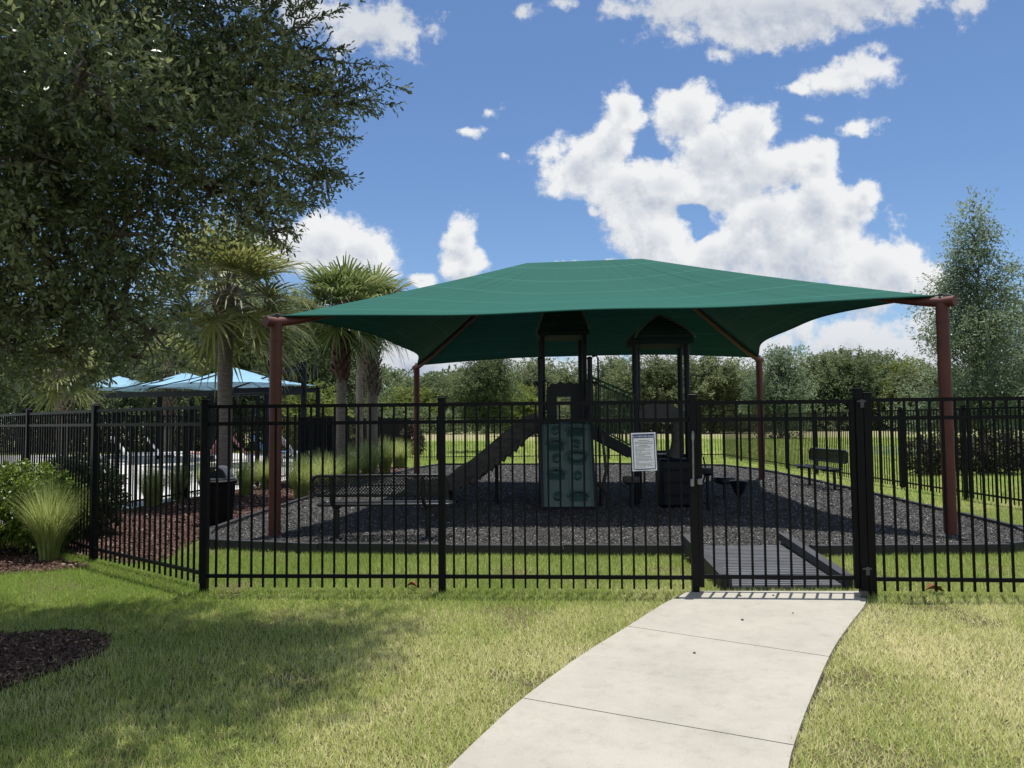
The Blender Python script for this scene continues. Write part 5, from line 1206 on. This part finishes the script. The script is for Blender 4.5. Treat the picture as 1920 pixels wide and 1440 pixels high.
# long leafy sprays that stick out on the right
SP = [(560, 170, 765, 168), (600, 200, 745, 195), (560, 110, 715, 125), (530, 60, 640, 15), (560, 90, 650, 95), (590, 250, 668, 262), (590, 300, 655, 345), (570, 340, 640, 320), (540, 380, 590, 385), (500, 400, 560, 440), (480, 430, 545, 470), (540, 30, 600, -10), (620, 190, 700, 210), (300, 640, 352, 690), (320, 580, 372, 640), (500, 330, 560, 390), (520, 200, 600, 230), (480, 0, 560, -10), (540, 140, 620, 150), (430, 400, 505, 440), (560, 230, 640, 225)]
Pb = []; Db = []; rg = np.random.default_rng(5)
for (x0, y0_, x1, y1_) in SP:
    a, b = at(x0, y0_, 6.0), at(x1, y1_, 6.3); pts = wob(a, b, 6, .03, rgk); oakmb.tube(pts, [.010, .008, .007, .006, .004, .003, .002], 5)
    for i in range(6):
        for q in range(9):
            t = rgk.random(); p = pts[i].lerp(pts[i + 1], t); d = (pts[i + 1] - pts[i]).normalized() + Vector((rgk.gauss(0, .6), rgk.gauss(0, .6), rgk.gauss(0, .6)))
            s = d.normalized(); off = rgk.uniform(0, .10) * (1.2 - i / 7)
            for w_ in range(3): Pb.append(tuple(p + s * off * w_)); Db.append(tuple(s + Vector((rgk.gauss(0, .4), rgk.gauss(0, .4), rgk.gauss(0, .4)))))
Pb, Db = np.array(Pb), np.array(Db); n_ = len(Pb)
V, Fc = leafhex(Pb, Db, rg.normal(size=(n_, 3)) * .5 + np.array([0, 0, 1]), .052 * rg.uniform(.7, 1.2, n_), .017, .15)
qmesh('outer_sprays', V, Fc, np.repeat(rg.random(n_) * .8 + .1, 6), M['oak'], ok); oakmb.build('trunk', M['bark'], ok)

# ------------------------------------------------------------------ lawn blades, chips, litter
def scatter(n, x0, x1, ya, yb, rg): return rg.uniform(x0, x1, n), rg.uniform(ya, yb, n)
pathp = [(x, y) for x, y in path_poly]
mulchs = [smoothpoly(outer_bed, 3), smoothpoly(tree_bed, 3), smoothpoly(inner_bed, 3)]
VV = []; RNn = []
rg = np.random.default_rng(17)
for (ya, yb, dens, ln, wd) in ((2.6, 4.6, 9500, .050, .0052), (4.6, 6.6, 7500, .052, .006), (6.6, 9.2, 6000, .055, .0066), (9.2, 13, 1500, .06, .008), (13, 33, 420, .08, .014), (33, 60, 60, .16, .03)):
    hw_ = .72 * yb + .5; n = int(dens * (yb - ya) * 2 * hw_); X, Y = scatter(n, -hw_, hw_, ya, yb, rg)
    keep = (np.abs(X) < .72 * Y + .4) & ~poly_contains(pathp, X + rg.normal(size=n) * .018, Y) & ~poly_contains(bed, X, Y) & ~poly_contains(deck_poly, X, Y) & ~((X > 1.98) & (X < 3.12) & (Y > 7.0) & (Y < 9))
    for mp_ in mulchs: keep &= ~poly_contains(mp_, X + rg.normal(size=n) * .11, Y + rg.normal(size=n) * .11)
    # thin worn patches
    q = np.stack([X, Y, np.zeros(n)], 1); worn = lumpy(q, 2.2, 4) + .5 * lumpy(q, 6, 9)
    keep &= rg.random(n) > np.clip(worn - .35, 0, .75)
    X, Y = X[keep], Y[keep]; n = len(X); q = np.stack([X, Y, np.zeros(n)], 1)
    az = rg.random(n) * 2 * np.pi; tilt_ = rg.uniform(.15, 1.25, n); L_ = ln * rg.uniform(.5, 1.3, n)
    d = np.stack([np.cos(az) * np.sin(tilt_), np.sin(az) * np.sin(tilt_), np.cos(tilt_)], 1); s = np.stack([-np.sin(az), np.cos(az), np.zeros(n)], 1) * wd * .5
    b = np.stack([X, Y, np.zeros(n)], 1); VV.append(np.stack([b - s, b + s, b + d * L_[:, None]], 1).reshape(-1, 3))
    # dryness: greener to the left and near the fence, drier around the path
    pc = np.clip((Y - 3.0) / 4.0, 0, 1); pathx = -.2 + 2.2 * pc
    dry = .54 - .30 * np.clip((-X - .5) / 3.5, 0, 1) - .42 * np.clip((Y - 6.2) / 1.2, 0, 1) + .10 * (np.abs(X - pathx - .6) < 1.9) + .17 * lumpy(q, 1.1, 2) + .14 * lumpy(q, 3.3, 7)
    dry += .12 * ((X > 2.6) & (Y < 6.6))
    rn = np.clip(dry + rg.normal(size=n) * .24, 0, 1); RNn.append(np.repeat(rn, 3))
V = np.vstack(VV); o = qmesh('lawn_grass', V, np.arange(len(V)).reshape(-1, 3), np.concatenate(RNn), M['blade'])
tag(o, 'mown lawn grass, green near the fence and dry yellow by the path', 'grass', kind='stuff')

def chips(name, polys, regions, size, mt, label, cat, seed, z, exclude=None):
    rg = np.random.default_rng(seed); VV = []; RR = []
    for (x0, x1, ya, yb, dens, sz) in regions:
        n = int((x1 - x0) * (yb - ya) * dens); X, Y = scatter(n, x0, x1, ya, yb, rg); k = np.zeros(n, bool)
        for p in polys: k |= poly_contains(p, X, Y)
        X, Y = X[k], Y[k]; n = len(X)
        c = np.stack([X, Y, z + rg.random(n) * .018], 1); d = unit(rg.normal(size=(n, 3)) * np.array([1, 1, .45])); e = unit(np.cross(d, rg.normal(size=(n, 3)) * .5 + np.array([0, 0, 1])))
        L_ = (size * sz * rg.uniform(.5, 1.4, n))[:, None]; W_2 = (size * sz * rg.uniform(.2, .5, n))[:, None]; up = np.cross(e, d); up *= np.sign(up[:, 2:3] + 1e-6)
        VV.append(np.stack([c - d * L_ / 2, c + e * W_2 / 2, c + d * L_ / 2, c - e * W_2 / 2, c + up * W_2 * .45], 1).reshape(-1, 3)); RR.append(np.repeat(rg.random(n), 5))
    V = np.vstack(VV); n = len(V) // 5; i = (np.arange(n) * 5)[:, None]
    Fc = np.concatenate([i + np.array([a, b, 4]) for a, b in ((0, 1), (1, 2), (2, 3), (3, 0))], 0)
    o = qmesh(name, V, Fc, np.concatenate(RR), mt); tag(o, label, cat, kind='stuff'); return o
chips('rubber_mulch', [bed], [(-4.6, 7.4, 8.6, 10.6, 2600, 1.0), (-4.6, 7.4, 10.6, 13, 1500, 1.15), (-4.6, 7.6, 13, 26, 500, 1.6)], .032, M['chip'], 'loose black rubber mulch chips filling the playground bed', 'rubber mulch', 3, gz)
chips('bark_mulch', [smoothpoly(inner_bed, 3), smoothpoly(outer_bed, 3)], [(-9, -3.5, 8, 12, 1300, 1.0), (-7.5, -3.5, 12, 27, 350, 1.4)], .05, M['mulchchip'], 'reddish bark mulch chips around the left fence and grasses', 'bark mulch', 4, .012)
chips('dark_mulch', [smoothpoly(tree_bed, 3)], [(-5.3, -2.4, 3.4, 6.2, 5200, 1.0)], .05, M['darkchip'], 'dark brown shredded mulch under the oak at the lower left', 'bark mulch', 5, .010)

def dead_leaf(px, py, s, label, seed, z=.03):
    rgd = random.Random(seed); p = gnd(px, py, z); V = []; n_ = 10
    for i in range(n_ + 1):
        t = i / n_; w_ = s * .45 * math.sin(math.pi * t) ** .8 * (1 + .25 * math.sin(i * 2.3)); x = (t - .5) * s * 1.4; zz = .02 * math.sin(t * 5) + s * .12
        V += [(p.x + x, p.y - w_, z + zz + w_ * .6), (p.x + x, p.y, z + zz * .6), (p.x + x, p.y + w_, z + zz + w_ * .5)]
    mb = MB(); mb.add(V, [f for i in range(n_) for f in ((3 * i, 3 * i + 1, 3 * i + 4, 3 * i + 3), (3 * i + 1, 3 * i + 2, 3 * i + 5, 3 * i + 4))], True); o = mb.build('fallen_leaf', M['soilleaf']); tag(o, label, 'leaf'); return o
dead_leaf(1754, 1108, .12, 'curled brown dead leaf in the grass under the right fence', 1)
dead_leaf(776, 1100, .09, 'orange brown dead leaf in the grass left of the tall fence post', 2)
for i, (px, py, s, lab) in enumerate(((1302, 1225, .010, 'small dark pebble alone on the middle path slab'), (1392, 1163, .012, 'small dark wood chip on the path slab nearest the gate'), (1388, 1118, .013, 'dark rubber chip on the path just in front of the gate'), (1450, 1117, .011, 'dark rubber chip before the middle of the gate'), (1487, 1150, .008, 'tiny dark chip on the right of the gate slab'), (1270, 1122, .012, 'dark chip on the path left of the latch post'))):
    p = gnd(px, py, .03); mb = MB(); rgp = random.Random(i)
    mb.lathe((p.x, p.y, .030), [(s * .8, 0), (s, s * .35), (s * .7, s * .8), (s * .2, s)], 7); o = mb.build('loose_chip', M['kerb']); o.scale = (1, 1, 1); tag(o, lab, 'chip', 'loose chips on the path')
